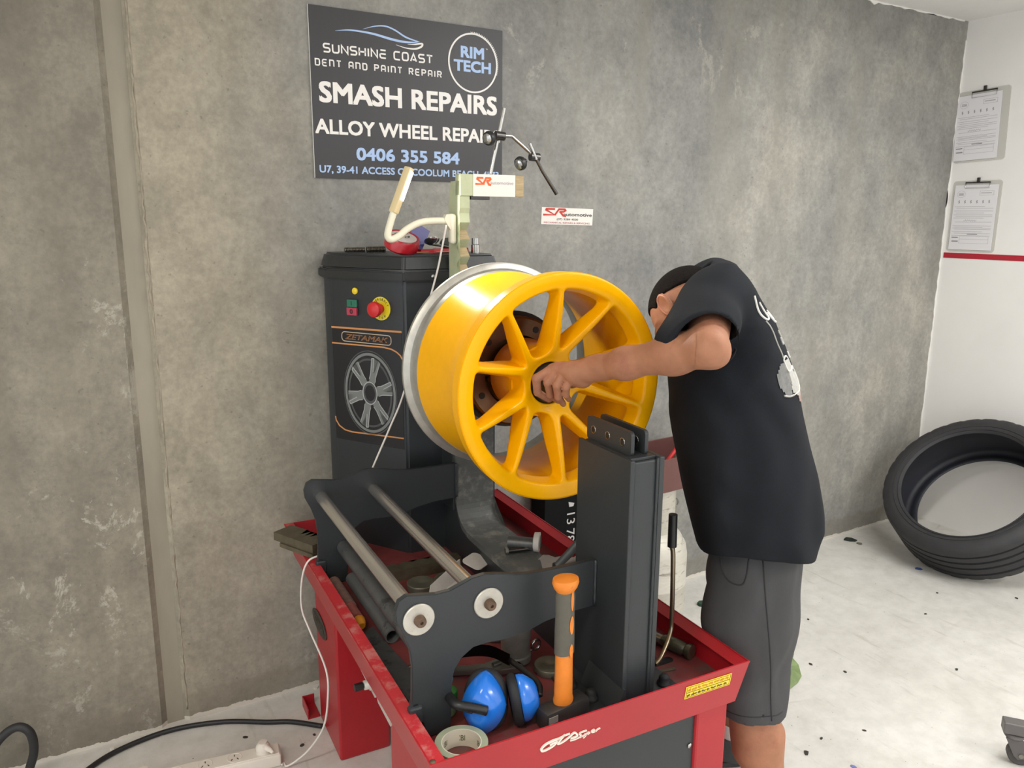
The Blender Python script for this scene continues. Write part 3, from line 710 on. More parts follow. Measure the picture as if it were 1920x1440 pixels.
# control cabinet
cab = [(.600, 2.342), (.752, 2.120), (1.040, 2.120), (1.040, 2.420), (.600, 2.420)]
def offset_poly(P, d):
    n = len(P); out = []
    for i in range(n):
        a, b, c = Vector(P[i-1]), Vector(P[i]), Vector(P[(i+1) % n])
        n1 = Vector(((b-a).y, -(b-a).x)).normalized(); n2 = Vector(((c-b).y, -(c-b).x)).normalized(); m_ = (n1+n2).normalized()
        out.append(tuple(b + m_*d/max(.4, m_.dot(n1))))
    return out
bm = NB(); prism(bm, cab, ZF, 1.385); bmesh.ops.bevel(bm, geom=[e for e in bm.edges if abs(e.verts[0].co.z-e.verts[1].co.z) > .3], offset=.006, segments=3, affect='EDGES'); cbx = obj('cabinet_body', bm, m_cab, MC, 'auto')
bm = NB(); prism(bm, offset_poly(cab, .013), 1.372, 1.400); bmesh.ops.bevel(bm, geom=bm.edges[:], offset=.004, segments=2, affect='EDGES'); lid = obj('cabinet_lid', bm, m_lid, MC, 'auto')
bm = NB(); top = offset_poly(cab, -.004); low = offset_poly(cab, .008)
a = [bm.verts.new((x, y, 1.400)) for x, y in low]; b = [bm.verts.new((x, y, 1.446)) for x, y in top]
bm.faces.new(a[::-1]); bm.faces.new(b)
for i in range(5): bm.faces.new((a[i], a[(i+1) % 5], b[(i+1) % 5], b[i]))
bmesh.ops.bevel(bm, geom=bm.edges[:], offset=.007, segments=3, affect='EDGES'); obj('lid_crown', bm, m_lid, lid, 'auto')
bm = NB(); lathe(bm, [(0, -.004), (.004, -.004), (.0065, -.001), (.0065, 0)], 14, 'y', (.835, 2.107, 1.386)); obj('lid_screw', bm, m_steel, lid, True)
d_ = Vector((.600-.752, 2.342-2.120, 0)).normalized()
CM = MX(Vector((.752, 2.120, 0)) + d_*.270, -d_, (0, 0, 1))
bm = NB(); box(bm, .002, .259, .880, 1.228, .0004, .0012, M=CM); pp = obj('printed_panel', bm, mat('print_black_gloss', (26, 25, 27), .25), cbx)
m_or = mat('print_orange', (206, 142, 84), .4)
def pribbon(pts, wd, m, name, par=pp, h=(.0012, .0018), closed=False):
    bm = NB(); ribbon(bm, pts, wd, h[0], h[1], CM, closed=closed); return obj(name, bm, m, par)
pribbon([(.0, 1.226), (.259, 1.229)], .0055, m_or, 'orange_stripe')
pribbon([(0, 1.178), (.195, 1.1795), (.222, 1.176), (.240, 1.169), (.253, 1.160), (.259, 1.150)], .0042, m_or, 'orange_stripe')
pribbon([(.002, .950), (.004, .938), (.016, .922), (.038, .911), (.066, .908), (.258, .914)], .0042, m_or, 'orange_stripe')
rr_ = [(.039+x, 1.187+y) for x, y in rrect(.182, .028, .011)]
pribbon(rr_, .0024, mat('print_beige', (196, 178, 152), .4), 'badge_outline', closed=True)
text('ZETAMAK', .052, .210, 1.1935, 1.2085, CM, m_or, pp, bold=.012, shear=.25, h=.0020); text('ZETAMAK', .0535, .2085, 1.1945, 1.2075, CM, mat('print_brown', (48, 30, 24), .4), pp, bold=-.016, shear=.25, h=.0023)
# printed picture of an alloy wheel
wx, wz, ax_, az_ = .139, 1.037, .093, .121
def ell(r, n=56): return [(wx+ax_*r*math.cos(2*math.pi*k/n), wz+az_*r*math.sin(2*math.pi*k/n)) for k in range(n)]
m_pg = mat('print_silver', (120, 122, 120), .35); m_pl = mat('print_silver_light', (176, 178, 176), .35); m_pd = mat('print_silver_dark', (72, 74, 74), .35)
pribbon(ell(.97), .008, m_pg, 'printed_rim', closed=True); pribbon(ell(1.05), .003, m_pd, 'printed_rim', closed=True); pribbon(ell(.84), .006, m_pd, 'printed_rim', closed=True)
for k in range(6):
    a = math.radians(12+60*k); f_ = lambda r, t: (wx+ax_*r*math.cos(a+t), wz+az_*r*math.sin(a+t))
    bm = NB(); prism(bm, [f_(.24, -.5), f_(.45, -.26), f_(.88, -.20), f_(.90, -.10), f_(.55, -.06), f_(.55, .06), f_(.90, .10), f_(.88, .20), f_(.45, .26), f_(.24, .5)], .0012, .0019, CM); obj('printed_spoke', bm, m_pg, pp)
    pribbon([f_(.36, .34), f_(.5, .22), f_(.88, .19), f_(.90, .10), f_(.56, .05)], .0022, m_pl, 'printed_highlight', h=(.0019, .0023))
    pribbon([f_(.36, -.34), f_(.5, -.22), f_(.88, -.19)], .0018, m_pl, 'printed_highlight', h=(.0019, .0023))
bm = NB(); prism(bm, ell(.30, 28), .0012, .0022, CM); obj('printed_hub', bm, m_pd, pp); pribbon(ell(.28, 28), .003, m_pl, 'printed_hub', h=(.0022, .0026), closed=True)
bm = NB(); prism(bm, ell(.20, 20), .0012, .0025, CM); obj('printed_hub', bm, mat('print_black_gloss', (26, 25, 27)), pp)
# lamp, rocker switch, emergency stop
bm = NB(); lathe(bm, [(.0098, 0), (.0098, .004), (.007, .0065), (0, .007)], 20, 'z', M=CM @ TR(.095, 1.338, 0)); obj('pilot_lamp', bm, mat('lamp_yellow', (240, 208, 40), .25), cbx, 'auto')
bm = NB(); box(bm, .066, .103, 1.290, 1.313, 0, .007, .002, M=CM); sw = obj('start_button', bm, mat('switch_green', (38, 108, 84), .35), cbx)
bm = NB(); box(bm, .066, .103, 1.266, 1.289, 0, .009, .002, M=CM); sw2 = obj('stop_button', bm, mat('switch_red', (178, 58, 80), .35), cbx)
text('I', .083, .085, 1.296, 1.308, CM @ TR(0, 0, .0072), m_black, sw); text('0', .079, .090, 1.271, 1.285, CM @ TR(0, 0, .0092), m_black, sw2, bold=.02)
m_ey = mat('estop_yellow', (234, 216, 44), .4)
bm = NB(); lathe(bm, [(0, .0), (.034, .0), (.034, .002), (0, .002)], 36, 'z', M=CM @ TR(.187, 1.292, 0)); es = obj('estop_plate', bm, m_ey, cbx)
for s_, a0, a1, fl in (('EMERGENCY', 158, 22, 1), ('STOP', -125, -55, -1)):
    for i, ch in enumerate(s_):
        a = math.radians(a0+(a1-a0)*i/(len(s_)-1)); R_ = .027
        M_ = CM @ TR(.187+R_*math.cos(a), 1.292+R_*math.sin(a), .0021) @ RZ(a-math.pi/2 if fl > 0 else a+math.pi/2)
        text(ch, -.0026, .0026, -.0035, .0035, M_, m_black, es, bold=.02, h=.0003)
bm = NB(); lathe(bm, [(.013, .002), (.013, .020), (.021, .022), (.0225, .030), (.021, .038), (.012, .043), (0, .044)], 28, 'z', M=CM @ TR(.187, 1.292, 0)); obj('estop_button', bm, mat('estop_red', (206, 40, 42), .35), es, 'auto')
# spindle: housing, back plate, browned flange and clamp arms, shaft
CU, CZ = .911, 1.171
bm = NB(); lathe(bm, [(0, 2.13), (.105, 2.13), (.105, 1.80), (.095, 1.79), (0, 1.79)], 40, 'y', (CU, 0, CZ)); obj('spindle_housing', bm, m_char, MC, 'auto')
bm = NB(); lathe(bm, [(0, 1.79), (.150, 1.79), (.150, 1.762), (0, 1.762)], 48, 'y', (CU, 0, CZ)); obj('back_plate', bm, mat('dark_oiled_steel', (58, 58, 56), .4, metal=.6), MC, 'auto')
bm = NB(); lathe(bm, [(.060, 1.762), (.139, 1.762), (.139, 1.735), (.134, 1.730), (.092, 1.730), (.086, 1.745), (.060, 1.745)], 48, 'y', (CU, 0, CZ)); fl_ = obj('flange', bm, m_flange, MC, 'auto')
for k in range(5):
    a = math.radians(64+72*k); bm = NB(); lathe(bm, [(0, -.0008), (.0085, -.0008), (.0085, .0)], 14, 'y', (CU+.114*math.cos(a), 1.7295, CZ+.114*math.sin(a))); obj('bolt_hole', bm, m_black, fl_)
for k in range(4):
    a = math.radians(10+90*k); bm = NB(); lathe(bm, [(0, -.016), (.008, -.016), (.010, -.012), (.010, 0)], 12, 'y', (CU+.078*math.cos(a), 1.745, CZ+.078*math.sin(a))); obj('flange_stud', bm, m_steel, fl_, 'auto')
bm = NB(); tube(bm, [(CU, 1.76, CZ), (CU, 1.53, CZ)], .020, 20); obj('spindle_shaft', bm, m_steel, MC, 'auto')

# ------------------------------------------------------------------ alloy wheel
m_yel = mat('yellow_gloss_paint', (248, 178, 0), .30, coat=.08, var=.03, scale=40, spec=.22)
m_alu = mat('bare_aluminium', (186, 184, 176), .42, metal=.75, var=.14, scale=30)
WH = mthing('alloy_wheel', 'yellow painted alloy wheel with forked spokes clamped on the machine spindle', 'wheel', (CU, 1.5, CZ))
def wheel_face(X, Y, Z):
    r = np.sqrt(X*X+Z*Z)
    g = np.abs(r-.2450)-.0185
    k = .013
    for i in range(5):
        c = math.radians(74+72*i)
        for s in (-1, 1):
            a0, a1 = c+s*.13, c+s*math.radians(18.3)
            p0, p1 = (.068*math.cos(a0), .068*math.sin(a0)), (.236*math.cos(a1), .236*math.sin(a1))
            dx, dz = p1[0]-p0[0], p1[1]-p0[1]; L = dx*dx+dz*dz
            t = np.clip(((X-p0[0])*dx+(Z-p0[1])*dz)/L, 0, 1)
            d = np.sqrt((X-p0[0]-t*dx)**2+(Z-p0[1]-t*dz)**2)-(.0092-.0046*t)
            g = smin(g, d, k)
    g = smin(g, r-.070, .026)
    tt = np.clip((.246-r)/.19, 0, 1)
    yf = .068*tt**1.25 - .004*np.clip((r-.252)/.01, 0, 1)*0
    dep = .040 + .020*np.clip((.2-r)/.1, 0, 1)
    # shallow gutter along the middle of the inner arms
    d3 = g - .22*np.clip(Y-yf, 0, .05)
    d = smax(d3, yf-Y, .0045); d = smax(d, Y-(yf+dep), .006)
    d = np.maximum(d, r-.2625)
    bore = np.maximum(.050-r, -1); d = smax(d, .050-r, .003)
    return d
pos, F = surface_nets(wheel_face, (-.268, -.006, -.268), (.268, .135, .268), .0025)
pos = relax(pos, F, 2, .45)
obj('spoked_face', np_mesh('spoked_face', pos, F), m_yel, WH)
outer = [(.2635, .004), (.2635, .012), (.256, .018), (.250, .022), (.248, .052), (.240, .066), (.229, .085), (.228, .150), (.233, .22), (.243, .270), (.2465, .296)]
t_ = .0075
inner = [(r-t_, y) for r, y in reversed(outer[4:])] + [(.2415, .022), (.244, .006)]
bm = NB(); lathe(bm, outer + inner, 128, 'y', closed=True); obj('barrel', bm, m_yel, WH, 'auto')
bm = NB(); lathe(bm, [(.2468, .294), (.2475, .322), (.252, .330), (.262, .334), (.2665, .338), (.2665, .348), (.263, .352), (.256, .352), (.246, .345), (.2400, .325), (.2385, .294)], 128, 'y', closed=True); obj('rim_edge', bm, m_alu, WH, 'auto', label='bare aluminium inner rim edge')
bm = NB(); lathe(bm, [(.054, .10), (.086, .10), (.089, .112), (.089, .205), (.084, .212), (.054, .212)], 56, 'y', closed=True); obj('hub_boss', bm, m_yel, WH, 'auto')
bm = NB(); tube(bm, [(-.2, .03, -.118), (-.205, .005, -.122)], .004, 8); obj('valve', bm, m_black, WH, True)
# locking nut on the spindle, held by the worker
NT = mthing('locking_nut', 'black quick release nut screwed onto the spindle in the wheel centre', 'nut', (CU, 1.5, CZ))
bm = NB(); lathe(bm, [(.021, .105), (.049, .105), (.049, .072), (.044, .064), (.021, .064)], 40, 'y', closed=True); obj('cone_ring', bm, mat('oiled_black_steel', (46, 46, 44), .35, metal=.5), NT, 'auto')
bm = NB(); lathe(bm, [(.0202, .066), (.033, .066), (.0345, .060), (.0345, .038), (.031, .032), (.0202, .032)], 36, 'y', closed=True); obj('grip', bm, mat('nut_black', (24, 26, 26), .45), NT, 'auto')
# ------------------------------------------------------------------ the worker (local axes: x forward, y left, z up)
def skin_material():
    m = mat('skin', (165, 115, 88), .62, spec=.3, var=.12, scale=26, col2=(154, 98, 78), thr=(.52, .72), bump=.10, bscale=150)
    m.node_tree.nodes['Principled BSDF'].inputs['Subsurface Weight'].default_value = .06
    m.node_tree.nodes['Principled BSDF'].inputs['Subsurface Radius'].default_value = (.01, .004, .003)
    return m
m_skin = skin_material()
m_shirt = mat('black_cotton', (32, 34, 38), .9, spec=.15, var=.10, scale=8, bump=.10, bscale=380)
m_shorts = mat('dark_grey_twill', (67, 67, 68), .85, var=.14, scale=14, bump=.12, bscale=420, stretch=(1, 1, .5))
m_hair = mat('dark_hair', (26, 22, 20), .9, var=.3, scale=160, bump=.8, bscale=260, spec=.1)
m_stub = mat('stubble', (120, 96, 84), .7, var=.2, scale=120)
PR = thing('person', 'person in black t-shirt and dark grey shorts bending to reach the yellow wheel', 'person', (1.432, 1.283, 0), math.atan2(.626, -.78))
# head axes: face direction, left, crown
HF = np.array([.45, -.15, -.85]); HF /= np.linalg.norm(HF)
HL = np.array([.46, .72, .56]); HL -= HF*HL.dot(HF); HL /= np.linalg.norm(HL)
HU = np.cross(HF, HL); HC = np.array([.190, .0, 1.328])
def to_head(X, Y, Z):
    x, y, z = X-HC[0], Y-HC[1], Z-HC[2]
    return x*HF[0]+y*HF[1]+z*HF[2], x*HL[0]+y*HL[1]+z*HL[2], x*HU[0]+y*HU[1]+z*HU[2]
def cranium(h): return ellip(*h, (-.012, 0, .022), (.092, .075, .088))
def head_sdf(X, Y, Z):
    h = to_head(X, Y, Z); a, b, c = h
    d = cranium(h)
    d = smin(d, ellip(a, b, c, (.022, 0, -.045), (.066, .058, .074)), .03)
    d = smin(d, ellip(a, b, c, (.062, 0, .012), (.028, .056, .014)), .014)           # brow
    d = smin(d, cone(a, b, c, (.088, 0, .000), (.106, 0, -.030), .008, .013), .010)     # nose
    d = smin(d, ellip(a, b, c, (.078, 0, -.058), (.012, .024, .008)), .008)             # lips
    d = smin(d, ellip(a, b, c, (.066, 0, -.096), (.024, .026, .020)), .016)             # chin
    for s in (-1, 1):
        d = smin(d, ellip(a, b, c, (.060, s*.042, -.028), (.022, .024, .022)), .018)    # cheeks
        d = smax(d, -ellip(a, b, c, (.092, s*.032, -.004), (.016, .020, .011)), .008)   # eye sockets
        d = smin(d, ellip(a, b, c, (.078, s*.032, -.004), (.012, .014, .010)), .003)    # lids
        # ears: plate with a rolled rim and a hollow
        ea, eb, ec = a+.008, s*b-.086, c-.004
        eb2 = eb+.55*ea
        plate = ellip(ea, eb2, ec, (0, 0, 0), (.022, .009, .034))
        plate = smax(plate, -ellip(ea, eb2, ec, (.002, .0085, .004), (.014, .0075, .023)), .003)
        d = smin(d, plate, .005)
    return d
S_L, E_L = (.158, .160, 1.372), (.174, .372, 1.309)
HAND = {  # knuckle, two bends, tip per finger
 'index': [(.492, .181, 1.222), (.527, .187, 1.200), (.526, .171, 1.165), (.502, .144, 1.143)],
 'middle': [(.478, .188, 1.227), (.501, .186, 1.192), (.497, .165, 1.159), (.482, .139, 1.140)],
 'ring': [(.463, .194, 1.223), (.480, .195, 1.188), (.478, .181, 1.158), (.468, .160, 1.138)],
 'little': [(.448, .198, 1.214), (.459, .198, 1.185), (.460, .186, 1.165), (.455, .170, 1.151)]}
WR = (.400, .203, 1.230)
def hand_sdf(X, Y, Z):
    d = cone(X, Y, Z, (.375, .221, 1.238), WR, .028, .026)
    d = smin(d, cone(X, Y, Z, WR, (.440, .196, 1.216), .025, .024), .012)
    for n_, P in HAND.items():
        k = P[0]
        d = smin(d, cone(X, Y, Z, (WR[0]+.012, WR[1], WR[2]-.006+.002*(n_ == 'index')), k, .019, .0125), .010)
    d = smin(d, cone(X, Y, Z, (.425, .188, 1.205), (.452, .182, 1.205), .022, .018), .012)
    for n_, P in HAND.items():
        R = {'index': .0094, 'middle': .0094, 'ring': .0090, 'little': .0080}[n_]
        ch = cone(X, Y, Z, P[0], P[1], R*1.22, R*1.05)
        ch = smin(ch, cone(X, Y, Z, P[1], P[2], R*1.08, R*.95), .004)
        ch = smin(ch, cone(X, Y, Z, P[2], P[3], R*.95, R*.78), .003)
        d = smin(d, ch, .0016)
    th = cone(X, Y, Z, (.422, .188, 1.204), (.450, .150, 1.186), .017, .0125)
    th = smin(th, cone(X, Y, Z, (.450, .150, 1.186), (.470, .120, 1.196), .0122, .0095), .004)
    return smin(d, th, .010)
def arm_sdf(X, Y, Z):
    d = cone(X, Y, Z, S_L, E_L, .050, .036)
    d = smin(d, cone(X, Y, Z, E_L, (.158, .366, 1.297), .030, .026), .012)
    fa = cone(X, Y, Z, E_L, (.235, .318, 1.287), .035, .037)
    fa = smin(fa, cone(X, Y, Z, (.235, .318, 1.287), (.330, .257, 1.254), .0375, .030), .03)
    fa = smin(fa, cone(X, Y, Z, (.330, .257, 1.254), WR, .030, .025), .03)
    return smin(d, fa, .02)
def leg_sdf(X, Y, Z, s, ank, knee, hip):
    d = cone(X, Y, Z, hip, knee, .075, .056)
    d = smin(d, cone(X, Y, Z, knee, (knee[0]*.5+ank[0]*.5, knee[1]*.5+ank[1]*.5, .30), .054, .050), .03)
    d = smin(d, cone(X, Y, Z, (knee[0]*.4+ank[0]*.6-.022, knee[1]*.4+ank[1]*.6, .345), (ank[0]-.012, ank[1], .22), .046, .036), .03)
    d = smin(d, cone(X, Y, Z, (ank[0], ank[1], .24), (ank[0], ank[1], .07), .040, .034), .03)
    d = smin(d, cone(X, Y, Z, (ank[0]-.02, ank[1], .04), (ank[0]+.14, ank[1]+s*.02, .035), .034, .03), .03)
    return d
ANK_L, ANK_R = (-.030, .150, .10), (-.012, -.222, .10)
def body_sdf(X, Y, Z):
    d = head_sdf(X, Y, Z)
    d = smin(d, cone(X, Y, Z, (.165, 0, 1.335), (.10, 0, 1.335), .056, .062), .03)        # neck
    d = smin(d, cone(X, Y, Z, (.120, .10, 1.345), (.120, -.10, 1.345), .044, .044), .04)
    d = smin(d, ellip(X, Y, Z, (.085, 0, 1.17), (.085, .125, .19)), .04)
    d = smin(d, ellip(X, Y, Z, (.020, 0, .90), (.090, .135, .15)), .05)
    d = smin(d, arm_sdf(X, Y, Z), .02); d = smin(d, hand_sdf(X, Y, Z), .012)
    # other arm hangs bent, hand resting on the thigh
    d = smin(d, cone(X, Y, Z, (.14, -.150, 1.36), (.11, -.235, 1.12), .048, .040), .02)
    d = smin(d, cone(X, Y, Z, (.11, -.235, 1.12), (.06, -.235, .90), .040, .026), .02)
    d = smin(d, cone(X, Y, Z, (.06, -.235, .90), (.05, -.235, .84), .028, .030), .012)
    for i in range(4): d = smin(d, cone(X, Y, Z, (.022+.018*i, -.237, .83), (.018+.020*i, -.235, .775-.006*(i in (1, 2))), .0105, .0085), .006)
    d = smin(d, cone(X, Y, Z, (.075, -.235, .87), (.098, -.230, .83), .013, .010), .008)
    d = smin(d, leg_sdf(X, Y, Z, 1, ANK_L, (.020, .135, .50), (.010, .09, .86)), .03)
    d = smin(d, leg_sdf(X, Y, Z, -1, ANK_R, (-.010, -.175, .50), (-.005, -.09, .86)), .03)
    return d
# one continuous body: coarse sampling, then a finer pass for head and for arm and hand in the same mesh
def carve(fn, lo, hi, h, keep):
    p, f = surface_nets(fn, lo, hi, h); p = relax(p, f, 1, .4)
    c = p[f].mean(1); f = f[keep(c)]
    used = np.unique(f); mp = -np.ones(len(p), int); mp[used] = np.arange(len(used)); return p[used], mp[f]
in_hand = lambda c: (c[:, 0] > .20) & (c[:, 1] > .075+.55*(.36-np.minimum(c[:, 0], .36))) & (c[:, 2] > 1.10) & (c[:, 2] < 1.36)
in_head = lambda c: (c[:, 0] > .15) & (c[:, 1] < .13) & (c[:, 2] > 1.20) & (np.abs(c[:, 1]) < .13) & ~in_hand(c)
def hand_arm(X, Y, Z): return smin(arm_sdf(X, Y, Z), hand_sdf(X, Y, Z), .012)
parts_ = [carve(body_sdf, (-.16, -.30, -.005), (.56, .44, 1.50), .0085, lambda c: ~(in_hand(c) & (c[:, 0] > .225)) & ~(in_head(c) & (c[:, 0] > .165))),
          carve(hand_arm, (.19, .07, 1.10), (.56, .42, 1.355), .0025, in_hand),
          carve(lambda X, Y, Z: smin(head_sdf(X, Y, Z), cone(X, Y, Z, (.165, 0, 1.335), (.10, 0, 1.335), .056, .062), .03), (.14, -.14, 1.20), (.33, .14, 1.47), .0030, in_head)]
off = 0; PP, FF = [], []
for p, f in parts_: PP.append(p); FF.append(f+off); off += len(p)
body = obj('body', np_mesh('body', np.concatenate(PP), np.concatenate(FF)), m_skin, PR)
# rolled ear rims
for s_ in (-1, 1):
    bm = NB(); P = []
    for k in range(15):
        t = math.radians(-150+300*k/14+90); ea, ec = .0170*math.cos(t), .0275*math.sin(t); P.append(HC + HF*(ea-.008) + HL*s_*(.0885-.55*ea) + HU*(ec+.004))
    tube(bm, P, [.0024+.0010*math.sin(math.pi*k/14) for k in range(15)], 8); obj('ear_rim', bm, mat('ear_pink', (188, 124, 102), .5), PR, True)
# hair, brows
def hair_sdf(X, Y, Z):
    h = to_head(X, Y, Z); a, b, c = h
    d = cranium(h)-.0045
    line = .046 + .50*np.clip(a, -.2, .2) - .02*np.exp(-((a-.016)/.010)**2)*(np.abs(b) > .05)
    d = smax(d, line-c, .006)
    for s in (-1, 1): d = smax(d, -(np.sqrt((a+.006)**2+(c-.002)**2+(s*b-.084)**2)-.038), .004)
    return d
p, f = surface_nets(hair_sdf, (.06, -.15, 1.22), (.34, .15, 1.49), .0032); obj('hair', np_mesh('hair', relax(p, f, 1), f), m_hair, PR, label='short dark hair')
def head_pt(a, b, c): return Vector(HC + HF*a + HL*b + HU*c)
for s in (-1, 1):
    bm = NB(); tube(bm, [head_pt(.084, s*.014, .012), head_pt(.082, s*.030, .018), head_pt(.066, s*.052, .012)], [.0032, .0042, .002], 6); obj('eyebrow', bm, m_hair, PR, True)
    bm = NB(); tube(bm, [head_pt(.091, s*.020, -.006), head_pt(.0915, s*.032, -.009), head_pt(.084, s*.044, -.006)], .0014, 5); obj('eyelashes', bm, m_hair, PR, True)
# t-shirt
TZ = np.array([.735, .85, .97, 1.10, 1.18, 1.27, 1.33, 1.40, 1.44])
TC = np.array([.010, .014, .0435, .073, .085, .083, .085, .105, .118])
TA = np.array([.127, .153, .158, .155, .146, .113, .085, .046, .015])
TB = np.array([.252, .248, .232, .216, .212, .208, .190, .150, .08])
def folds(X, Y, Z):
    w_ = np.clip((1.30-Z)*6, 0, 1)
    n = .0022*np.sin(46*X+7*Z+5*np.sin(4*Z)+6*Y)*np.exp(-((Z-.92)/.20)**2)
    n += .0050*np.abs(np.sin(17*(X+.62*Z)+9*Y))*np.exp(-((Z-1.27)/.11)**2)*np.clip((.21-X)*9, 0, 1)
    n += .0030*np.sin(60*(X*.5-Z)+26*Y)*np.clip((Y-.12)*7, 0, 1)*np.exp(-((X-.13)/.05)**2)
    n += .0016*np.sin(70*X-26*Z+11*Y+3*np.sin(13*Z))*w_
    n += .0024*np.sin(22*X-44*Z+10)*np.exp(-((Z-.84)/.07)**2)*np.clip(.5-X*3, 0, 1)
    return n
def sleeve(X, Y, Z, s, A, B, ra, rb):
    d = cone(X, Y, Z, A, B, ra, rb)
    dv = np.array(B)-np.array(A); dv /= np.linalg.norm(dv)
    along = (X-B[0])*dv[0]+(Y-B[1])*dv[1]+(Z-B[2])*dv[2]
    return d, along
def shirt_sdf(X, Y, Z):
    c = np.interp(Z, TZ, TC); a = np.interp(Z, TZ, TA); b = np.interp(Z, TZ, TB)
    e = (np.abs((X-c)/a)**2.2+np.abs(Y/b)**2.8)**(1/2.4)
    d = (e-1)*np.minimum(a, .12)
    d = np.maximum(d, Z-1.445)
    d = smin(d, cone(X, Y, Z, (.128, .135, 1.383), (.128, -.135, 1.383), .060, .060), .05)
    # sleeves
    sl, al = sleeve(X, Y, Z, 1, (.150, .130, 1.380), (.176, .350, 1.317), .064, .062)
    sl = smin(sl, cone(X, Y, Z, (.175, .15, 1.36), (.222, .306, 1.306), .052, .054), .03)
    d = smin(d, sl, .035); cut = al+.006-.22*(X-.172)-.10*(1.335-Z)
    hol, _ = sleeve(X, Y, Z, 1, (.164, .262, 1.341), (.184, .395, 1.296), .050, .060)
    d = np.where(Y > .15, smax(d, cut, .005), d)
    d = np.where(Y > .22, smax(d, -hol, .004), d)
    s2, a2 = sleeve(X, Y, Z, -1, (.138, -.130, 1.372), (.118, -.225, 1.17), .068, .074)
    d2 = smax(s2, a2, .005); d = smin(d, d2, .03)
    d = d + folds(X, Y, Z)
    hem = .776 + .048*np.clip(Y/.23, 0, 1)**2 + .003*np.sin(24*X)
    d = smax(d, hem-Z, .004)
    # neck opening
    d = smax(d, -cone(X, Y, Z, (.155, 0, 1.375), (.26, 0, 1.345), .075, .10), .006)
    return d
p, f = surface_nets(shirt_sdf, (-.18, -.33, .72), (.31, .42, 1.47), .0046); p = relax(p, f, 2, .5)
shirt_me = np_mesh('t_shirt', p, f); shirt = obj('t_shirt', shirt_me, m_shirt, PR, label='loose black t-shirt with print on the back')
# shorts
def shorts_sdf(X, Y, Z):
    d = ellip(X, Y, Z, (.012, 0, .84), (.112, .160, .16))
    for s, hipx, hem in ((1, (.012, .085, .80), (.008, .146, .40)), (-1, (-.010, -.085, .80), (-.018, -.190, .40))):
        mid = (.022 if s > 0 else -.018, hipx[1]*.45+hem[1]*.55, .62)
        l = cone(X, Y, Z, hipx, mid, .106, .103); l = smin(l, cone(X, Y, Z, mid, hem, .103, .078), .04)
        d = smin(d, l, .022)
    d = d + .004*np.sin(34*X+26*Z+12*Y)*np.exp(-((Z-.52)/.14)**2) + .0035*np.sin(60*Y+18*Z+20*X) + .006*np.exp(-((X+.02-.16*(Z-.55))/.014)**2)*np.sin(9*Z)
    d = smax(d, .408-.08*np.clip(X, -.1, .1)-Z, .003); d = np.maximum(d, Z-.88)
    for s, k in ((1, ANK_L), (-1, ANK_R)):
        d = smax(d, -cone(X, Y, Z, ((.005 if s > 0 else -.018), (.146 if s > 0 else -.19), .34), ((.010 if s > 0 else -.016), (.142 if s > 0 else -.187), .46), .068, .068), .003)
    return d
p, f = surface_nets(shorts_sdf, (-.16, -.33, .38), (.19, .30, .89), .0055); obj('shorts', np_mesh('shorts', relax(p, f, 2), f), m_shorts, PR, label='dark grey knee-length shorts')
# socks and shoes
m_sock = mat('white_sock', (206, 200, 192), .9, var=.06, scale=60, bump=.2); m_shoe = mat('charcoal_shoe', (60, 62, 62), .75, var=.1, scale=40); m_sole = mat('shoe_sole', (48, 50, 50), .7)
for A in (ANK_L, ANK_R):
    bm = NB(); lathe(bm, [(.036, .075), (.044, .082), (.045, .118), (.043, .124), (.037, .124)], 24, 'z', (A[0], A[1], 0)); obj('sock', bm, m_sock, PR, 'auto')
    def shoe(X, Y, Z, A=A):
        d = ellip(X, Y, Z, (A[0]+.075, A[1], .035), (.145, .052, .058)); d = smin(d, cone(X, Y, Z, (A[0]-.012, A[1], .04), (A[0], A[1], .075), .046, .047), .03)
        d = smax(d, .012-Z, .006); return smax(d, Z-(.088-.25*np.clip(X-A[0]-.03, 0, .1)), .006)
    p, f = surface_nets(shoe, (A[0]-.10, A[1]-.09, .0), (A[0]+.24, A[1]+.09, .12), .005); sh = obj('shoe', np_mesh('shoe', relax(p, f, 2), f), m_shoe, PR)
    bm = NB(); pts = [(A[0]+.072+.150*math.cos(t)*(1 if math.cos(t) > 0 else .93), A[1]+.056*math.sin(t)*(1+.12*math.cos(t))) for t in [2*math.pi*k/28 for k in range(28)]]
    prism(bm, pts, 0.0, .022); bmesh.ops.bevel(bm, geom=[e for e in bm.edges if e.calc_face_angle(0) > 1.2], offset=.004, segments=2, affect='EDGES'); obj('sole', bm, m_sole, sh, 'auto')

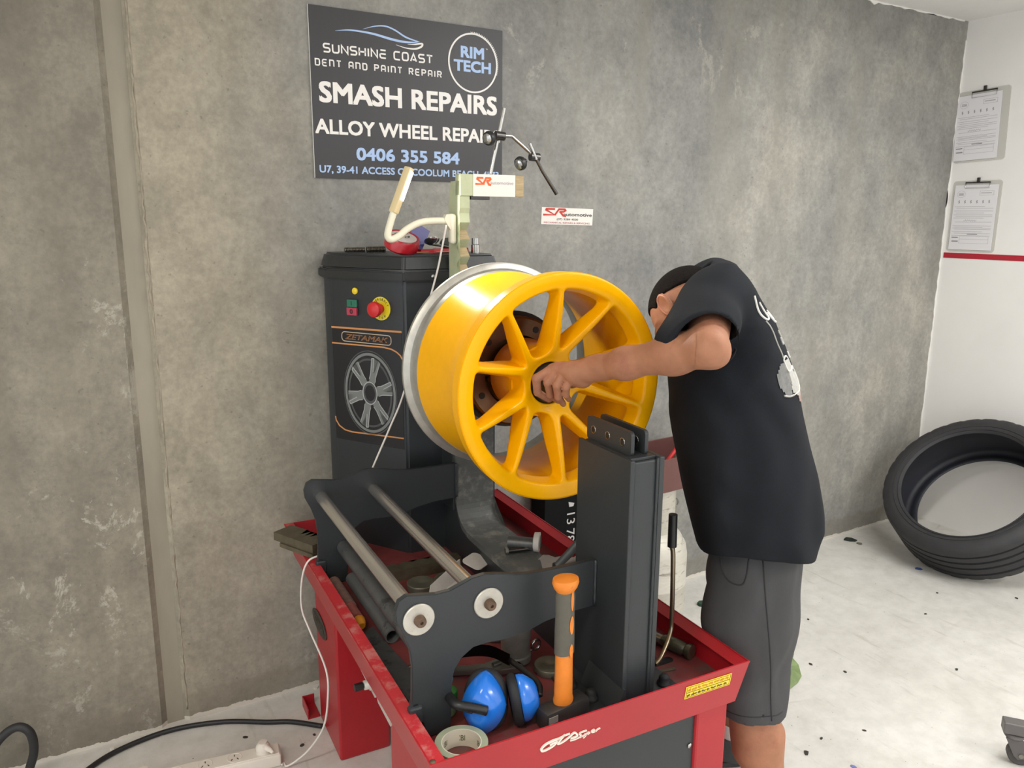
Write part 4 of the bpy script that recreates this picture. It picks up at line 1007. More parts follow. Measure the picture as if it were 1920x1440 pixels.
# print on the back of the t-shirt, laid on the cloth
bvh = BVHTree.FromPolygons([tuple(v.co) for v in shirt_me.vertices], [tuple(q.vertices) for q in shirt_me.polygons])
def on_back(y, z, lift=.0014):
    h = bvh.ray_cast(Vector((-.6, y, z)), Vector((1, 0, 0)))
    return (h[0]+h[1]*lift) if h[0] is not None else None
def back_patch(name, poly, m):
    """fill a polygon of the back plane (left coordinate, height) by a small grid laid on the cloth"""
    P = [Vector(p) for p in poly]; bm = NB(); st_ = .004
    y0, y1 = min(p.x for p in P), max(p.x for p in P); z0, z1 = min(p.y for p in P), max(p.y for p in P)
    def inside(y, z):
        c = False
        for i in range(len(P)):
            a, b = P[i-1], P[i]
            if (a.y > z) != (b.y > z) and y < (b.x-a.x)*(z-a.y)/(b.y-a.y)+a.x: c = not c
        return c
    V = {}
    ny, nz = int((y1-y0)/st_)+1, int((z1-z0)/st_)+1
    def vert(i, j):
        if (i, j) not in V:
            h = on_back(y0+i*st_, z0+j*st_); V[(i, j)] = bm.verts.new(h) if h is not None else None
        return V[(i, j)]
    for i in range(ny):
        for j in range(nz):
            if inside(y0+(i+.5)*st_, z0+(j+.5)*st_):
                q_ = [vert(i, j), vert(i+1, j), vert(i+1, j+1), vert(i, j+1)]
                if all(q_): bm.faces.new(q_)
    return obj(name, bm, m, shirt, True)
def back_line(name, pts, r, m):
    P = spline([(p[0], p[1], 0) for p in pts], 6); Q = [on_back(p.x, p.y, .0006) for p in P]; Q = [x for x in Q if x is not None]
    bm = NB(); tube(bm, Q, r, 6); return obj(name, bm, m, shirt, True)
m_pw = mat('print_white', (214, 212, 206), .8); m_pgy = mat('print_midgrey', (112, 112, 110), .8, var=.2, scale=80); m_pbr = mat('print_brown_pink', (160, 132, 120), .8, var=.2, scale=60); m_plg = mat('print_lightgrey', (170, 168, 162), .8, var=.15, scale=90)
back_line('print_letter', [(.172, 1.392), (.168, 1.372), (.160, 1.350), (.150, 1.340), (.138, 1.345), (.140, 1.362), (.150, 1.376)], .0026, m_pw)
back_line('print_letter', [(.128, 1.352), (.122, 1.336), (.104, 1.330)], .0030, m_pw); back_line('print_letter', [(.116, 1.356), (.108, 1.336)], .0022, m_pw)
back_line('print_line', [(.158, 1.338), (.160, 1.310), (.157, 1.280), (.148, 1.250)], .0018, m_plg)
back_line('print_letter', [(.118, 1.312), (.108, 1.300), (.104, 1.286), (.118, 1.284), (.120, 1.298)], .0024, m_plg); back_line('print_letter', [(.090, 1.262), (.080, 1.250), (.062, 1.246)], .0026, m_pw)
back_patch('print_disc', [(.160+.020*math.cos(t), 1.212+.036*math.sin(t)) for t in [2*math.pi*k/20 for k in range(20)]], m_pgy)
back_patch('print_figure', [(.152, 1.252), (.120, 1.250), (.112, 1.225), (.080, 1.215), (.072, 1.175), (.110, 1.168), (.142, 1.180), (.150, 1.210)], m_plg)
back_line('print_outline', [(.152, 1.254), (.136, 1.260), (.118, 1.252), (.114, 1.232), (.140, 1.228), (.152, 1.254)], .0018, m_pw); back_line('print_outline', [(.112, 1.226), (.096, 1.232), (.086, 1.216), (.084, 1.190), (.110, 1.180), (.140, 1.176)], .0018, m_pw)
back_patch('print_base', [(.122, 1.170), (.070, 1.190), (.030, 1.190), (.030, 1.140), (.118, 1.156)], m_pbr)
back_line('print_outline', [(.176, 1.180), (.160, 1.176), (.142, 1.176)], .0024, m_plg)

# seams of the shorts, laid on the cloth from the side
sh_o = [c for c in PR.children if c.name.startswith('shorts')][0]
bv2 = BVHTree.FromPolygons([tuple(v.co) for v in sh_o.data.vertices], [tuple(q.vertices) for q in sh_o.data.polygons])
def side_line(name, pts, r, m):
    P = spline([(p[0], 0, p[1]) for p in pts], 6); Q = []
    for p in P:
        h = bv2.ray_cast(Vector((p.x, .7, p.z)), Vector((0, -1, 0)))
        if h[0] is not None: Q.append(h[0]+h[1]*.0003)
    bm = NB(); tube(bm, Q, r, 5); return obj(name, bm, m, sh_o, True)
m_seam = mat('seam_dark', (48, 48, 50), .9)
side_line('pocket_seam', [(.100, .805), (.096, .765), (.080, .745), (.055, .745), (.046, .765), (.042, .805)], .0018, m_seam)
side_line('side_seam', [(.012, .805), (-.004, .66), (-.018, .54), (-.030, .425)], .0016, m_seam)
side_line('hem_stitch', [(.072, .428), (.03, .432), (-.02, .436), (-.055, .440)], .0012, m_seam)
# ------------------------------------------------------------------ lamp, notched stand and gauge holder at the headstock
m_cream = mat('cream_enamel', (232, 228, 206), .35); m_sage = mat('sage_painted_board', (188, 196, 160), .55, var=.10, scale=22, col2=(204, 196, 158), thr=(.58, .68))
m_ply = mat('ply_edge', (176, 156, 120), .7, var=.2, scale=30, stretch=(1, 1, 9)); m_dchrome = mat('dark_chrome', (132, 130, 122), .25, metal=.7)
# notched measuring stand
NS = mthing('notched_stand', 'sage green notched board bracket with a horizontal arm standing against the control cabinet', 'stand', (.884, 2.028, 1.386))
teeth = [(0, 0)]
zt = .020
for k in range(4):
    teeth += [(.0, zt), (.026, zt+.016), (.004, zt+.046)] if False else [(.020, zt), (.0, zt+.022), (.0, zt+.030)]
    zt += .047
prof_ = [(0, -.05)] + [p for k in range(4) for p in ((.024, -.012+.047*k), (.0, .010+.047*k))] + [(.004, .176), (.0, .190), (.0, .214), (.0, .262), (.062, .262), (.078, .20), (.078, -.05)]
bm = NB(); prism(bm, prof_, 0, .030, MX((0, 0, 0), (0, 1, 0), (0, 0, 1), (1, 0, 0))); obj('notched_board', bm, m_sage, NS)
for k in range(4):
    z_ = -.012+.047*k; bm = NB(); sheet(bm, [(.0006, .0236, z_+.0006), (.0294, .0236, z_+.0006), (.0294, -.0004, z_-.024), (.0006, -.0004, z_-.024)], .0004); obj('cut_tooth_face', bm, m_ply, NS)
bm = NB(); box(bm, .0, .170, -.004, .030, .222, .280, .002, M=TR(0, 0, 0)); obj('arm', bm, m_sage, NS)
bm = NB(); box(bm, .170, .196, -.003, .029, .2225, .2795, .001); obj('bare_arm_end', bm, m_ply, NS, label='bare timber arm end')
bm = NB(); box(bm, .034, .090, -.003, .020, .2125, .2215, .001); obj('steel_strip', bm, mat('dark_strip', (70, 70, 70), .4, metal=.6), NS)
bm = NB(); box(bm, .038, .168, -.0052, -.0042, .2215, .2805); obj('arm_sticker', bm, m_sticker, NS, label='white workshop sticker with orange monogram')
LM_ = MX((0, -.0053, 0), (1, 0, .0), (0, 0, 1)); sr_logo(NS, LM_, .046, .021, m_orange_ink, .045, .251)
text('automotive', .090, .162, .254, .263, LM_, mat('ink_faint', (176, 178, 186), .5), NS)
# wand lamp
LP = mthing('wand_lamp', 'cream wand lamp with bent tube arm and lit strip, clamped to the notched stand', 'lamp', (.884, 2.055, 1.50))
lu = lambda u, z, v=0: (u-.866, v, z-1.50)
bm = NB(); box(bm, -.020, -.002, -.014, .014, -.022, .060, .008, 3); obj('mounting_pad', bm, m_cream, LP, 'auto')
bm = NB(); prism(bm, [lu(.852, 1.560)[::2], lu(.834, 1.558)[::2], lu(.828, 1.545)[::2], lu(.838, 1.528)[::2], lu(.852, 1.508)[::2]], -.010, .010, MX((0, 0, 0), (1, 0, 0), (0, 0, 1))); obj('bracket', bm, m_cream, LP)
arm_p = spline([lu(.848, 1.541), lu(.79, 1.540), lu(.755, 1.534), lu(.722, 1.518), lu(.700, 1.502, -.004), lu(.679, 1.492, -.006), lu(.668, 1.496, -.006), lu(.667, 1.510, -.006), lu(.676, 1.540, -.006), lu(.684, 1.562, -.006)], 7)
bm = NB(); tube(bm, arm_p, .0095, 14); obj('tube_arm', bm, m_cream, LP, True)
hd = Vector(lu(.731, 1.679, -.006))-Vector(lu(.683, 1.560, -.006)); hl = hd.length; hm = MX(lu(.683, 1.560, -.006), (hd.z, 0, -hd.x), (0, 1, 0), hd) @ RZ(math.radians(-58))
bm = NB(); box(bm, -.012, .012, -.009, .009, 0, hl, .004, 3, M=hm); obj('lamp_head', bm, mat('lamp_amber_cream', (226, 206, 160), .4), LP, 'auto')
bm = NB(); box(bm, .0122, .0136, -.007, .007, hl*.30, hl*.93, .0006, M=hm); obj('light_strip', bm, mat('led_strip', (255, 255, 250), .4, emit=((255, 252, 238), 6.0)), LP, label='glowing white light strip')
ll = area('lamp_strip_light', (0, 0, 0), (.014, .08), 2.4, (1.0, .97, .88), (1, 0, 0)); ll.parent = LP; ll.data.spread = math.radians(125)
ll.matrix_local = hm @ TR(.016, 0, hl*.62) @ RY(-math.pi/2) @ RZ(math.pi/2)
# its white flex: hangs, passes behind the wheel and the far plate, then over the tray edge down to the power board
wp = [mw(*p) for p in ((.850, 2.042, 1.530), (.840, 2.055, 1.46), (.828, 2.070, 1.387), (.775, 2.085, 1.20), (.733, 2.100, 1.047), (.693, 2.092, .968), (.640, 2.070, .880), (.600, 2.066, .80), (.540, 2.058, .70), (.478, 2.042, .645), (.430, 2.035, .630))]
wp += [mw(.415, 2.06, .565), mw(.416, 2.085, .47), mw(.430, 2.06, .41), mw(.447, 1.96, .34), mw(.445, 1.945, .26), mw(.435, 1.97, .16), mw(.405, 2.02, .07), mw(.372, 2.05, .022), mw(.345, 2.06, .006), (.432, 2.060, .006), (.422, 2.050, .010)]
bm = NB(); tube(bm, spline(wp, 7), .0028, 8)
tag(obj('lamp_flex', bm, mat('white_pvc', (226, 220, 212), .45), None, True), 'thin white lamp flex hanging from the wand lamp down to the power board', 'cable')
# magnetic gauge holder on top of the arm
GH = mthing('gauge_holder', 'chrome jointed gauge holder arm with two clamp knobs on top of the notched stand', 'gauge holder', (.98, 2.045, 1.6675))
gu = lambda u, z, v=0: (u-.98, v, z-1.6675)
def rod(pts, r, nm, m=m_dchrome): 
    bm = NB(); tube(bm, pts, r, 12); return obj(nm, bm, m, GH, 'auto')
rod([gu(.985, 1.669), gu(1.027, 1.846)], .0060, 'post_rod', m_steel)
rod([gu(1.006, 1.772, -.012), gu(1.045, 1.772, -.012), gu(1.116, 1.722, -.012)], .0052, 'link_rod', m_steel)
rod([gu(1.098, 1.755, -.020), gu(1.120, 1.712, -.020)], .0045, 'fine_rod', m_steel); rod([gu(1.120, 1.712, -.020), gu(1.140, 1.680, -.020), gu(1.188, 1.618, -.020)], [.0048, .0045, .0055], 'fine_rod', mat('dark_steel', (92, 90, 88)))
for cu_, cz_, ku, kz in ((1.006, 1.772, .985, 1.766), (1.116, 1.720, 1.084, 1.706)):
    rod([gu(cu_-.012, cz_, -.012), gu(cu_+.016, cz_-.002, -.012)], .012, 'swivel_clamp', mat('dark_steel', (92, 90, 88)))
    bm = NB(); dr = Vector((ku-cu_, -.010, kz-cz_)).normalized(); fx, fy, fz = frame_from(dr)
    lathe(bm, [(0, -.004), (.007, -.004), (.007, .006), (.018, .010), (.020, .016), (.018, .024), (.010, .027), (0, .027)], 20, 'z', M=MX(Vector(gu(ku, kz, -.016)), fx, fy, fz)); obj('clamp_knob', bm, m_black, GH, 'auto')
    bm = NB(); lathe(bm, [(.0145, .0262), (.011, .029), (0, .0295)], 20, 'z', M=MX(Vector(gu(ku, kz, -.016)), fx, fy, fz)); obj('knob_cap', bm, m_steel, GH, 'auto')

# ------------------------------------------------------------------ odds and ends on the cabinet lid (z 1.446)
ZC = 1.446
def coil(name, u0, u1, v, r, label):
    n_ = int((u1-u0)/.0045); pts = []; rr = []
    for i in range(n_*2): pts.append((i*.00225, 0, r)); rr.append(r if i % 2 else r*.72)
    bm = NB(); tube(bm, pts, rr, 12)
    return mobj(name, bm, mat('oily_steel', (120, 114, 104), .3, metal=.9, var=.2, scale=50), (u0, v, ZC), 0, 'auto', label, 'spring')
coil('tension_spring', .645, .712, 2.335, .008, 'dark oily tension spring lying at the back of the cabinet lid')
coil('tension_spring', .705, .765, 2.31, .0095, 'thicker dark tension spring beside the red strap reel')
SR = mthing('strap_reel', 'red reel of strap with white printed label lying under the wand lamp', 'reel', (.772, 2.185, ZC), .2)
m_rp = mat('reel_red', (186, 22, 40), .3, coat=.4); TM_ = TR(0, 0, .034) @ RX(math.radians(24)) @ RZ(.3)
bm = NB(); lathe(bm, [(0, -.020), (.044, -.020), (.050, -.014), (.050, .012), (.046, .018), (.040, .016), (0, .015)], 40, 'z', M=TM_); obj('reel_body', bm, m_rp, SR, 'auto')
bm = NB(); lathe(bm, [(.0395, .0165), (.0, .0170)], 40, 'z', M=TM_); obj('reel_label', bm, mat('label_white', (226, 220, 214), .4), SR)
LMt = TM_ @ TR(0, 0, .0171)
bm = NB(); ribbon(bm, [(.026*math.cos(t), .026*math.sin(t)) for t in [math.radians(20+14*k) for k in range(11)]], .0022, 0, .0004, LMt); obj('label_arc', bm, mat('label_grey', (120, 110, 108), .4), SR)
text('WISS', .004, .032, .008, .017, LMt, m_red_ink, SR, bold=.02, h=.0004); text('B', -.024, -.016, .016, .024, LMt, m_red_ink, SR, bold=.02, h=.0004); text('CP', .0, .022, -.012, -.002, LMt, m_grey_ink, SR, bold=.02, h=.0004)
bm = NB(); ribbon(bm, [(.040, -.030), (.075, -.034), (.115, -.020)], [.020, .026, .018], -.016, -.006, TR(0, 0, .020)); obj('strap_tail', bm, m_rp, SR)
bm = NB(); ribbon(bm, [(.020, -.052), (.06, -.040), (.10, -.036), (.15, -.040)], .009, 0.001, .004, TR(0, 0, .004)); obj('strap_hem', bm, mat('tan_strap', (176, 120, 78), .6), SR)
bm = NB(); box(bm, -.028, .028, -.002, .002, 0, .085, .001); b_ = mobj('blue_case', bm, mat('blue_plastic', (72, 70, 134), .4), (.842, 2.31, ZC), .2, False, 'flat blue plastic case leaning against the wall behind the strap reel', 'case'); b_.rotation_euler = (math.radians(-18), math.radians(32), MROT); b_.location = mw(.838, 2.28, ZC+.008)
bm = NB(); lathe(bm, [(0, .0), (.012, .002), (.022, .010), (.024, .014), (.021, .0145), (.010, .006), (0, .004)], 20, 'z', M=TR(0, 0, .026) @ RX(-.5)); tube(bm, [(.0, .0, .026), (.05, -.01, .018), (.10, -.02, .006)], [.004, .003, .004], 8)
mobj('scraper_spoon', bm, m_steel, (.895, 2.26, ZC-.002), .0, 'auto', 'bright steel scoop lying on the pile behind the wand lamp', 'scoop')
bm = NB(); lathe(bm, [(.0, .0), (.030, .004), (.038, .016), (.034, .026), (.0, .030)], 24, 'z', M=TR(0, 0, .006) @ RX(.35))
mobj('polishing_pad', bm, mat('pad_charcoal', (66, 68, 62), .6, var=.15, scale=50), (.972, 2.30, ZC), 0, 'auto', 'round charcoal polishing pad on the cabinet lid', 'pad')
bm = NB(); lathe(bm, [(.0, 0), (.013, 0), (.013, .024), (.011, .026), (.011, .044), (.0, .044)], 20, 'z')
mobj('drive_socket', bm, m_steel, (1.005, 2.19, ZC), 0, 'auto', 'small chrome drive socket standing at the end of the cabinet lid', 'socket')
bm = NB(); tube(bm, [(0, 0, .008), (.05, -.008, .008), (.11, 0, .008)], [.007, .006, .008], 10)
mobj('screwdriver', bm, mat('red_handle', (168, 30, 40), .4), (.875, 2.205, ZC), 0, 'auto', 'red handled screwdriver lying beside the strap reel', 'screwdriver')

# ------------------------------------------------------------------ tools in the tray
ZT = ZF + .0005
def mtube(name, pts, r, m, label, cat, group=None, n=18, hollow=False, base=None):
    base = base or pts[0]; q_ = [Vector(p)-Vector(base) for p in pts]; bm = NB()
    if hollow:
        rr = r if isinstance(r, (int, float)) else r[0]
        d = (q_[-1]-q_[0]); L = d.length; x, y, z = frame_from(d)
        lathe(bm, [(rr, 0), (rr, L), (rr*.84, L), (rr*.84, 0)], n, 'z', closed=True, M=MX(q_[0], x, y, z))
    else: tube(bm, q_, r, n)
    return mobj(name, bm, m, base, 0, 'auto', label, cat, group)
m_pipe = mat('dull_steel_pipe', (96, 98, 98), .45, metal=.55, var=.16, scale=22, col2=(66, 68, 68), thr=(.56, .64))
m_pipe2 = mat('grey_painted_pipe', (112, 115, 116), .5, metal=.3, var=.12, scale=18, col2=(70, 72, 72), thr=(.60, .66))
mtube('steel_pipe', [(.538, 1.995, ZT+.0178), (.537, 1.650, ZT+.0178)], .0175, m_pipe2, 'grey painted tube with an open end lying on the tray floor beside the rollers', 'pipe', hollow=True)
# wooden handled tool with orange end at the tray edge
TH = mthing('scraper', 'old wooden handled tool with orange end lying along the tray edge', 'scraper', (.486, 1.99, ZT))
bm = NB(); tube(bm, [(0, 0, .02), (.0, -.16, .02)], .017, 14); obj('shaft', bm, mat('dusty_brown', (120, 92, 82), .8, var=.2, scale=60), TH, 'auto')
bm = NB(); tube(bm, [(0, -.16, .02), (.0, -.225, .02)], .015, 14); obj('handle', bm, mat('faded_red_wood', (150, 84, 76), .6, var=.1, scale=40), TH, 'auto')
bm = NB(); tube(bm, [(0, -.226, .02), (.0, -.236, .02), (.0, -.25, .02), (.0, -.262, .018)], [.010, .016, .014, .009], 12); obj('end_cap', bm, mat('orange_cap', (214, 138, 30), .5), TH, 'auto')
bm = NB(); prism(bm, [(0, 0), (.035, .03), (.055, -.20), (.06, -.36), (.035, -.40), (.012, -.36), (.005, -.18)], 0, .010)
mobj('flat_bar', bm, m_pipe, (.478, 1.70, ZT), 0, False, 'flat grey steel bar lying beside the open tube end', 'bar')
# toothed jaws
m_jaw = mat('oily_bronze_steel', (110, 102, 84), .42, metal=.6, var=.2, scale=30)
def rack(name, L, w_, h_, teeth, tooth, loc, rz, label, th=None):
    bm = NB(); top = []
    for i in range(teeth):
        x = L*i/teeth; top += [(x, w_), (x+L/teeth*.35, w_+tooth), (x+L/teeth*.65, w_+tooth)]
    prism(bm, [(0, 0), (L, 0), (L, w_)] + top[::-1], 0, h_); return mobj(name, bm, m_jaw, loc, rz, False, label, 'rack bar')
rack('rack_bar', .225, .034, .034, 5, .010, (.640, 2.095-.16, ZT), .0, 'long wavy edged steel rack bar lying in the tray below the far plate').location = mw(.625, 1.955, ZT)
JW = mthing('step_jaw', 'steel step jaw with cut teeth overhanging the tray corner in front of wall', 'jaw', (.378, 2.215, ZR+.003), math.radians(-60))
bm = NB(); prism(bm, [(0, -.006), (.165, -.012), (.165, .040), (.124, .058), (.112, .026), (.106, .056), (.094, .026), (.088, .056), (.076, .026), (.066, .060), (0, .060)], .012, .036); obj('jaw_body', bm, m_jaw, JW)
bm = NB(); prism(bm, [(.030, -.012), (.170, -.018), (.170, .040), (.030, .050)], 0, .0118); obj('jaw_step', bm, m_jaw, JW)
# round plates
m_plate = mat('grey_cast_plate', (118, 116, 102), .45, metal=.5, var=.15, scale=30)
def disc(u, v, z, r, h, label):
    bm = NB(); lathe(bm, [(0, 0), (r*.96, 0), (r, .002), (r, h-.002), (r*.96, h), (.010, h), (.006, h-.003), (0, h-.003)], 32, 'z')
    return mobj('round_plate', bm, m_plate, (u, v, z), 0, 'auto', label, 'plate')
disc(.700, 1.885, ZT, .040, .020, 'round grey steel plate beside the rack bar'); disc(.775, 1.862, ZT, .044, .026, 'thick round steel plate between the rack bar and the white scoop'); disc(.765, 1.775, ZT, .040, .012, 'thin round steel plate under the white scoop')
disc(.815, 1.382, ZT, .036, .016, 'round dark steel plate beside the hammer handle')
# white plastic scoop tray
WT = mthing('plastic_scoop', 'white plastic scoop tray lying between the rollers and the bed', 'scoop', (.712, 1.700, ZT), math.radians(33))
m_wp = mat('dirty_white_plastic', (206, 202, 196), .5, var=.07, scale=20)
bm = NB(); sheet(bm, [(0, 0, .020), (.16, 0, .030), (.16, .075, .030), (0, .075, .020)], .003); obj('scoop_floor', bm, m_wp, WT)
bm = NB(); sheet(bm, [(0, .075, .018), (.16, .075, .028), (.165, .085, .075), (.03, .085, .055)], .003); obj('scoop_wall', bm, m_wp, WT)
bm = NB(); prism(bm, rrect(.07, .06, .015), .0, .003, TR(.150, .015, .062) @ RX(.25)); obj('scoop_flap', bm, m_wp, WT)
# pliers
PLR = mthing('pliers', 'pliers with red grips lying in front of the white scoop', 'pliers', (.660, 1.640, ZT), math.radians(12))
for s in (-1, 1):
    bm = NB(); tube(bm, spline([(0, s*.022, .012), (.04, s*.020, .012), (.085, s*.006, .012)], 5), [.009]*10+[.006], 10); obj('grip', bm, mat('grip_red', (196, 42, 44), .45), PLR, 'auto')
    bm = NB(); tube(bm, [(.085, s*.006, .012), (.105, -s*.004, .012), (.155, -s*.002, .012)], [.007, .009, .003], 8); obj('jaw', bm, m_dchrome, PLR, 'auto')
RN = mthing('spring_clip', 'dark ring handled clip lying next to the pliers near the side plate', 'clip', (.770, 1.560, ZT))
bm = NB(); tube(bm, [(.026*math.cos(t), .020*math.sin(t), .006) for t in [2*math.pi*k/20 for k in range(20)]], .005, 8, closed=True); obj('ring', bm, m_dchrome, RN, True)
bm = NB(); box(bm, -.005, .06, .018, .034, 0, .018, .003); obj('clip_body', bm, m_black, RN)
# items on the bed
BT = mthing('hex_bolt', 'long black hex bolt lying on the bed', 'bolt', (.895, 1.765, .6645), math.radians(-12))
bm = NB(); lathe(bm, [(0, 0), (.010, 0), (.010, .008), (0, .008)], 6, 'x', (0, 0, .010)); obj('bolt_head', bm, m_dchrome, BT)
bm = NB(); tube(bm, [(.008, 0, .010), (.075, 0, .010)], .0062, 12); obj('bolt_shank', bm, mat('dark_steel', (92, 90, 88)), BT, 'auto')
SP = mthing('steel_sleeve', 'dull steel sleeve with white plastic collar lying on the bed', 'sleeve', (.920, 1.795, .6648), math.radians(-38))
bm = NB(); tube(bm, [(0, 0, .019), (.075, 0, .019)], .018, 20); obj('tube', bm, m_pipe, SP, 'auto')
bm = NB(); lathe(bm, [(.019, .070), (.026, .072), (.027, .086), (.020, .088)], 24, 'x', (0, 0, .0265)); obj('collar', bm, m_wp, SP, 'auto')
bm = NB(); rnd = random.Random(4); grid = 9
vv = [[bm.verts.new((i*.016, j*.012+.01*math.sin(i*.9), .006+.010*abs(math.sin(i*1.1+j*.8))+.004*rnd.random())) for j in range(grid)] for i in range(grid)]
for i in range(grid-1):
    for j in range(grid-1): bm.faces.new((vv[i][j], vv[i+1][j], vv[i+1][j+1], vv[i][j+1]))
bmesh.ops.solidify(bm, geom=bm.faces[:], thickness=.003)
mobj('work_glove', bm, mat('glove_white', (202, 198, 194), .9, var=.06, scale=40), (.925, 1.590, .663), math.radians(-15), True, 'crumpled white rag on the bed beside the upright post', 'rag')
LV = mthing('lever_handle', 'black lever handle leaning on the white rag beside the upright post', 'lever', (.960, 1.600, .676))
bm = NB(); tube(bm, [(0, 0, .012), (.030, -.015, .05), (.05, -.03, .085)], [.010, .011, .009], 12); obj('handle', bm, m_pipe, LV, 'auto')
bm = NB(); lathe(bm, [(0, -.006), (.013, -.006), (.013, .010), (0, .010)], 16, 'z', (0, 0, .006)); obj('pivot', bm, m_blackrub, LV, 'auto')
# front tray: socket, wrench, spanner, ear muffs, tape, hammer, jar
SK = mthing('impact_socket', 'large steel impact socket standing in the tray with red chips inside', 'socket', (.765, 1.455, ZT))
bm = NB(); lathe(bm, [(0, 0), (.030, 0), (.036, .004), (.036, .018), (.033, .021), (.0335, .052), (.035, .056), (.0365, .100), (.0335, .102), (.030, .098), (.029, .060), (0, .058)], 40, 'z'); obj('socket_body', bm, mat('worn_steel', (136, 132, 124), .38, metal=.35, var=.15, scale=40), SK, 'auto')
rnd = random.Random(2)
for i in range(7):
    bm = NB(); box(bm, -.008, .008, -.004, .004, -.003, .003, .001, M=TR(rnd.uniform(-.018, .018), rnd.uniform(-.018, .018), .064+.005*i) @ RZ(rnd.uniform(0, 3)) @ RX(rnd.uniform(-.7, .7))); obj('red_chip', bm, mat('chip_red', (150, 40, 52), .5), SK)
WN = mthing('adjustable_wrench', 'chrome adjustable wrench lying behind the ear muffs', 'wrench', (.640, 1.452, ZT), math.radians(-18))
bm = NB(); prism(bm, [(-.09, -.010), (.045, -.012), (.07, -.022), (.115, -.020), (.130, -.008), (.112, -.004), (.095, .004), (.108, .022), (.090, .034), (.065, .022), (.040, .010), (-.09, .008)], .004, .018); bmesh.ops.bevel(bm, geom=[e for e in bm.edges if e.calc_face_angle(0) > 1.2], offset=.002, segments=2, affect='EDGES'); obj('wrench_body', bm, m_dchrome, WN, 'auto')
bm = NB(); tube(bm, [(.060, -.004, .019), (.078, .004, .019)], .006, 10); obj('worm_screw', bm, mat('dark_steel', (92, 90, 88)), WN, 'auto')
RS = mthing('ring_spanner', 'small chrome ring spanner leaning against the impact socket', 'spanner', (.822, 1.455, ZT), .2)
bm = NB(); tube(bm, [(.012*math.cos(t), .004, .022+.012*math.sin(t)) for t in [2*math.pi*k/18 for k in range(18)]], .0035, 8, closed=True); obj('ring', bm, m_steel, RS, True)
bm = NB(); tube(bm, [(-.008, .004, .013), (-.03, .012, .004)], .003, 8); obj('shank', bm, m_steel, RS, True)
SN = mthing('open_spanner', 'chrome open spanner lying in the tray left of the side plate', 'spanner', (.500, 1.520, ZT), math.radians(14))
bm = NB(); tube(bm, [(.012*math.cos(t)*1.5, .010*math.sin(t), .005) for t in [math.pi*(.55+1.5*k/14) for k in range(15)]], .0045, 8); obj('jaw', bm, m_steel, SN, True)
bm = NB(); box(bm, .014, .115, -.005, .005, .002, .008, .002); obj('shank', bm, m_steel, SN)
# ear muffs
EM = mthing('ear_muffs', 'blue ear muffs with black headband lying in the tray by the hammer', 'ear muffs', (.616, 1.262, ZT), math.radians(0))
m_eb = mat('ear_cup_blue', (32, 118, 220), .22, coat=.4)
def cup(cx, cy, cz, ax, sc, face):
    x, y, z = frame_from(ax); M_ = MX((cx, cy, cz), x, y, z)
    prof = [(1, 0), (.99, .16), (.94, .34), (.62, .72), (.40, .82), (0, .86)]; n_ = 28; rings = []
    bm = NB()
    for r, h in prof:
        if r == 0: rings.append([bm.verts.new(M_ @ Vector((0, 0, h*.042*sc)))]); continue
        rg = []
        for k in range(n_):
            t = 2*math.pi*k/n_; c_, s_ = math.cos(t), math.sin(t); q_ = (abs(c_)**1.55+abs(s_)**1.55)**(-1/1.55)*1.06
            rg.append(bm.verts.new(M_ @ Vector((.034*sc*r*q_*c_*(1-.12*s_), .047*sc*r*q_*s_, h*.042*sc))))
        rings.append(rg)
    for a, b in zip(rings[:-1], rings[1:]):
        if len(b) == 1:
            for k in range(n_): bm.faces.new((a[k], a[(k+1) % n_], b[0]))
        else:
            for k in range(n_): bm.faces.new((a[k], a[(k+1) % n_], b[(k+1) % n_], b[k]))
    bm.faces.new(rings[0][::-1]); o = obj('ear_cup', bm, m_eb, EM, True)
    bm = NB(); pts = []
    for k in range(n_):
        t = 2*math.pi*k/n_; c_, s_ = math.cos(t), math.sin(t); q_ = (abs(c_)**2.4+abs(s_)**2.4)**(-1/2.4); pts.append(M_ @ Vector((.027*sc*q_*c_*(1-.1*s_), .040*sc*q_*s_, -.009*sc)))
    tube(bm, pts, .010*sc, 10, closed=True); obj('ear_cushion', bm, m_blackrub, EM, True)
    return M_
A1 = Vector((-.55, -.78, .28)); A2 = Vector((.93, -.30, .16))
C1 = Vector((-.020, .000, .060)); C2 = Vector((.052, -.012, .052))
cup(*C1, A1, 1.24, 1); cup(*C2, A2, 1.08, 1)
def band(pts, w_, nm): 
    bm = NB(); tube(bm, spline(pts, 8), w_, 10); return obj(nm, bm, m_black, EM, True)
e1 = C1+A1.normalized()*.050; e2 = C2+A2.normalized()*.042
band([e1+Vector((.012, -.004, -.004)), e1+Vector((-.010, .004, .004)), e1+Vector((-.040, .022, .010)), Vector((-.085, .030, .075)), Vector((-.092, .075, .080))], .0095, 'band_arm')
band([e2+Vector((0, 0, -.005)), e2+Vector((.010, .03, .006)), Vector((.085, .095, .07))], .006, 'band_arm')
bm = NB(); P = spline([(-.092, .065, .078), (-.080, .125, .082), (-.02, .150, .086), (.05, .135, .082), (.085, .095, .072)], 7)
L_, R2 = [], []
for p in P: L_.append(bm.verts.new(p+Vector((0, 0, .012)))); R2.append(bm.verts.new(p-Vector((0, 0, .016))))
for i in range(len(P)-1): bm.faces.new((L_[i], L_[i+1], R2[i+1], R2[i]))
bmesh.ops.solidify(bm, geom=bm.faces[:], thickness=.006); obj('headband', bm, m_black, EM, True)
bm = NB(); box(bm, -.012, .012, -.006, .006, -.010, .010, .003, M=MX(e1+Vector((-.022, .012, .003)), (-.8, .55, .2), (0, .2, 1))); obj('slider', bm, m_black, EM)
